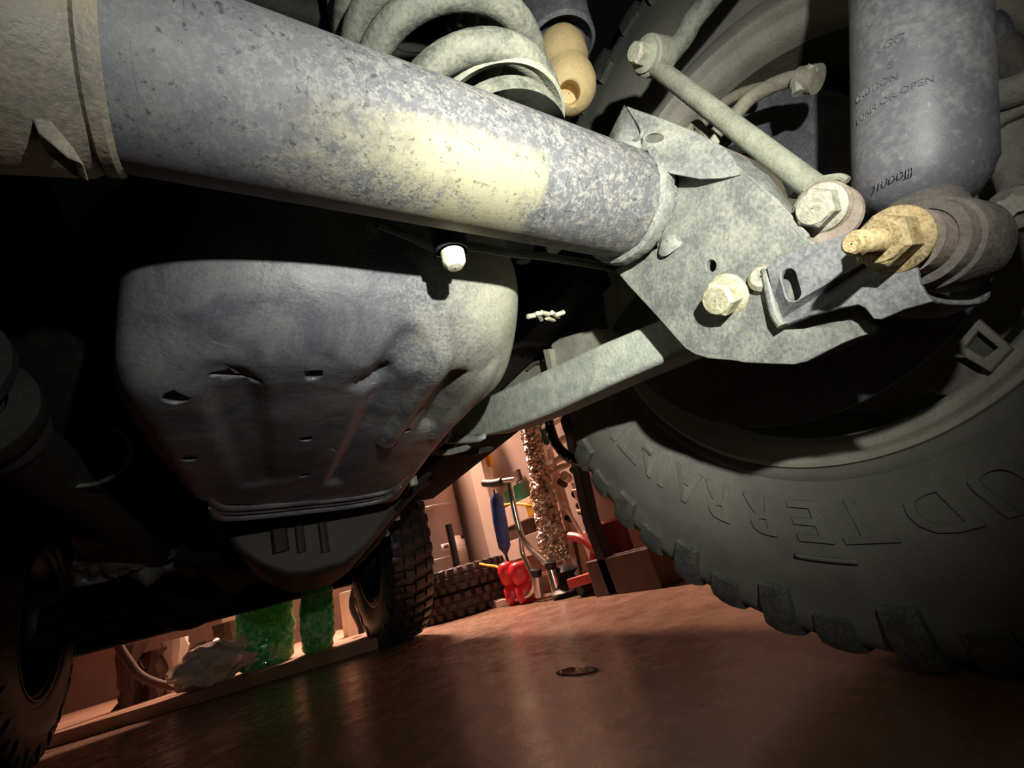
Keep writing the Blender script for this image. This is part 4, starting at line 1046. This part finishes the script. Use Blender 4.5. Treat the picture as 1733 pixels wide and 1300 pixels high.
# white rod ladder and clutter
ld = empty('small_ladder', (1.22, 1.2, 0), 'narrow white ladder frame leaning near the foil duct', 'ladder')
for pth in (((968, 818), (1000, 902)), ((982, 816), (1012, 896)), ((960, 862), (985, 905))):
    B().path([up(*pth[0], 1.2), up(*pth[1], 1.2)], .007, 8).done('rail', TRIMM, ld)
for pth in (((970, 830), (986, 828)), ((978, 865), (1000, 862)), ((990, 902), (1014, 897))):
    B().path([up(*pth[0], 1.2), up(*pth[1], 1.2)], .008, 8).done('rung', TRIMM, ld)
random.seed(9)
for k in range(9):
    x0 = random.uniform(955, 1000); y0 = 800+k*10
    p_ = up(x0, y0, 1.24)
    b = B().cyl(Vector((1.24, p_.y, p_.z)), Vector((1.20, p_.y-.03, p_.z+.01)), random.uniform(.010, .022), None, 10)
    tag(b.done('hanging_tool', (BLK, TRIMM, WOOD, CHROME)[k % 4]), ('small %s tool hanging right of the foil duct, number %s from the top' % (('black', 'pale', 'brown', 'shiny')[k % 4], ('one', 'two', 'three', 'four', 'five', 'six', 'seven', 'eight', 'nine')[k])), 'tool', 'tools hanging by the ladder')
for k, (x0, y0, y1) in enumerate(((962, 905, 985), (972, 915, 985), (950, 930, 990), (985, 925, 965))):
    a, c = up(x0, y0, 1.25), up(x0+14, y1, 1.25); 
    tag(B().path([Vector((1.25, c.y, 0.0)), a], .008, 8).done('leaning_rod', (TRIMM, WOOD, CHROME, TRIMM)[k]), ('pale rod leaning behind the floor jack, middle of the cluster', 'brown rod leaning behind the floor jack', 'shiny rod leaning between the hand truck and the floor jack', 'pale rod leaning behind the lift arm of the floor jack, shortest of the cluster')[k], 'rod', 'rods behind the floor jack')
# floor jack
fj = empty('floor_jack', at(1005, 1000, Z=0), 'red floor jack with small casters near the wall', 'jack')
XJ = 1.08
def zc(p_, z): return Vector((p_.x, p_.y, z))
a, c = up(978, 983, XJ), up(1024, 970, XJ)
B().loops([[q+Vector(o_) for o_ in ((-.05, 0, -.016), (.05, 0, -.016), (.05, 0, .016), (-.05, 0, .016))] for q in (a, c, up(1060, 962, XJ))]).done('chassis', REDP, fj, bevel=.004)
B().path([up(1002, 975, XJ), up(1003, 935, XJ), up(1008, 925, XJ)], .010, 10).done('lift_arm', REDP, fj)
B().path([up(965, 908, XJ), up(985, 912, XJ), up(1008, 930, XJ), up(1030, 945, XJ)], .017, 10, 3).done('handle', REDP, fj)
p_ = up(990, 990, XJ); B().cyl(Vector((p_.x-.03, p_.y, .022)), Vector((p_.x+.03, p_.y, .022)), .022, None, 18, .003).done('caster', BLK, fj)
p_ = up(962, 985, XJ+.05)
b = B(); b.lathe([(.001, 0), (.07, 0), (.085, .02), (.05, .05), (.03, .07), (.055, .09), (.03, .11), (.001, .115)], Vector((p_.x, p_.y, 0)), (0, 0, 1), 20); tag(b.done('caster_base', BLK), 'squat black caster base beside the floor jack', 'caster base')
# tall black post, red cylinder, brown box
a, c = up(962, 700, 1.03), up(1046, 1004, 1.03)
tag(B().loops([[q+Vector(o_) for o_ in ((-.02, -.022, 0), (.02, -.022, 0), (.02, .022, 0), (-.02, .022, 0))] for q in (Vector((c.x, c.y, 0.0)), up(1000, 880, 1.03), a)]).done('black_post', BLK, bevel=.003), 'tall black post leaning beside the rear tyre', 'post')
rp = empty('red_press', (1.16, 1.08, 0), 'dark red machine body behind the rear tyre', 'machine')
p_ = up(1048, 965, 1.15); q_ = up(1035, 878, 1.15)
B().cyl(Vector((1.15, p_.y, .10)), Vector((1.15, p_.y, q_.z)), .075, .075, 28, .01).done('body', REDD, rp)
B().cyl(Vector((1.15, p_.y, 0)), Vector((1.15, p_.y, .10)), .05, .06, 20).done('foot', REDP, rp)
p_ = at(1075, 985, X=1.06)
tag(B().box((1.06, p_.y-.0, .055), (.10, .30, .11)).done('brown_box', WOOD, bevel=.004), 'brown wooden box on the floor in front of the red machine', 'box')
# links added for the dark knobbly tread edge of the rear tyre
random.seed(3)
ch = empty('tread_edge_links', at(935, 690, X=.9), 'dark links added for the knobbly tread edge between sill and rear tyre', 'chain')
cpath = smooth_path([at(x, y, X=.90) for x, y in ((926, 672), (928, 710), (938, 745), (955, 768), (975, 780))], 5)
for i, p_ in enumerate(cpath):
    t = (cpath[min(i+1, len(cpath)-1)]-cpath[max(i-1, 0)]).normalized(); _, u_, v_ = axes(t)
    if i % 2: u_ = v_
    ring = [p_+t*.024*math.cos(k*math.pi/5)+u_*.014*math.sin(k*math.pi/5) for k in range(10)]
    B().path(ring, .006, 6, 0, True).done('tread_edge_link', BLK, ch, origin=p_)
# puddle
rows = []
pc = at(978, 1137, Z=.0012)
b = B(); pts_ = []
for k in range(28):
    a = 2*math.pi*k/28; r_ = 1+.25*noise.noise(Vector((math.cos(a)*2, math.sin(a)*2, 0)))
    pts_.append(at(978+36*math.cos(a)*r_, 1136+6*math.sin(a)*r_-9*math.cos(a)*.3, Z=.0012))
b.prism(pts_, (0, 0, .0008)).done('x', WATER)
pu = bpy.data.objects['x']; pu.name = 'puddle'; tag(pu, 'small dark oily puddle glinting on the floor', 'puddle')

# ================================================================== LEFT FLOOR THINGS
def bag(cx, w0, w1, y_top, y_bot, Y, seed, label, grp):
    random.seed(seed)
    zb = .046
    L_, R_ = at(cx-w0, y_bot, Y=Y), at(cx+w0, y_bot, Y=Y); T = at(cx, y_top, Y=Y)
    hw_ = abs(R_.x-L_.x)/2; hgt = T.z-zb; c0 = Vector(((L_.x+R_.x)/2, Y, zb))
    b = B(); rings = []
    for i in range(44):
        t = i/43; sx = hw_*(.92+.12*math.sin(math.pi*t)); sx *= min(1, .82+t*4) * (1 if t < .94 else 1-(t-.94)*6)
        ring = []
        for j in range(64):
            a = 2*math.pi*j/64; ca, sa = math.cos(a), math.sin(a)
            p_ = Vector((math.copysign(abs(ca)**.5, ca)*sx, math.copysign(abs(sa)**.5, sa)*sx*.6, t*hgt)); p_.x -= .12*hw_*(1-t)
            nz = noise.noise(p_*18+Vector((seed, 0, 0)))*.016+abs(noise.noise(p_*40+Vector((0, seed, 0))))*.016
            ring.append(c0+p_+Vector((ca, sa, 0))*nz*.6)
        rings.append(ring)
    tag(b.loops(rings).done('green_bag', BAG, sharp=25), label, 'bag', grp)
bag(456, 50, 0, 985, 1140, 2.62, 1, 'wider glossy green plastic bag, beside the crumpled wrapping', 'green bags on the curb')
bag(545, 28, 0, 975, 1112, 2.50, 7, 'narrower glossy green plastic bag, nearest the front tyre', 'green bags on the curb')
b = B(); pc = at(362, 1158, Z=.047); rings = []
for i in range(16):
    t = i/15; ring = []
    for j in range(28):
        a = 2*math.pi*j/28; r_ = .13*math.sin(math.pi*(t*.86+.14))**.7
        p_ = Vector((math.cos(a)*r_*1.1, math.sin(a)*r_*.8, t*.16)); f = 1+.45*noise.noise(p_*16)+.3*noise.noise(p_*37)
        ring.append(pc+Vector((p_.x*f, p_.y*f, p_.z*(1+.3*noise.noise(p_*20)))))
    rings.append(ring)
tag(b.loops(rings).done('crumpled_wrapping', CLEAR, sharp=15), 'crumpled pale plastic wrapping on the curb left of the green bags', 'wrapping')
hp = smooth_path([at(x, y, Y=2.75) for x, y in ((196, 1085), (218, 1120), (240, 1145), (280, 1160), (320, 1158), (335, 1130), (330, 1095))], 6)
for p_ in hp: p_.z = max(p_.z, .075)
tag(B().path(hp, .016, 12).done('hose_loop', WOOD), 'dark loop of hose lying left of the crumpled wrapping', 'hose')
random.seed(5)
for k, (x, y, s_, mt) in enumerate(((262, 1110, .05, WOOD), (300, 1090, .045, TRIMM), (345, 1095, .05, WOOD), (385, 1062, .05, WOOD), (418, 1090, .045, OLDTREAD), (222, 1100, .045, WOOD))):
    p_ = at(x, y, Y=3.0); 
    h_ = p_.z-.046+s_/2
    b = B(); rr = []
    for i in range(7):
        t = i/6; rr.append([Vector((p_.x+math.cos(2*math.pi*j/10)*s_*(1+.5*random.uniform(-1, 1)), 3.0+math.sin(2*math.pi*j/10)*s_, .046+t*h_)) for j in range(10)])
    tag(b.loops(rr).done('scrap_bundle', mt, sharp=20), ('dim brown bundle on the curb inside the hose loop', 'pale bundle on the curb right of the hose loop', 'brown bundle behind the crumpled wrapping', 'large brown bundle left of the wider green bag', 'blackish bundle wedged beside the wider green bag', 'dim brown bundle farthest left on the curb')[k], 'bundle', 'scrap bundles on the curb')
# tall pale cartons behind the bags and beside the front tyre
for x, y0, y1, w_, Y, mt, lb in ((592, 1000, 1100, .10, 2.95, TRIMM, 'pale carton standing between the green bags and the front tyre'), (398, 1035, 1090, .13, 3.3, TRIMM, 'pale carton behind the wider green bag')):
    p_ = at(x, y0, Y=Y); tag(B().box((p_.x, Y, .046+(p_.z-.046)/2), (w_, .12, p_.z-.046)).done('carton', mt, bevel=.003), lb, 'carton')
dt = at(598, 1000, Y=2.7)
tag(B().path([Vector((dt.x, 2.7, z)) + Vector((.015*math.sin(z*25), 0, 0)) for z in np.linspace(.30, .05, 10)], .016, 10, 3).done('dark_hose', BLK), 'dark coiled hose hanging between the green bag and the front tyre', 'hose')
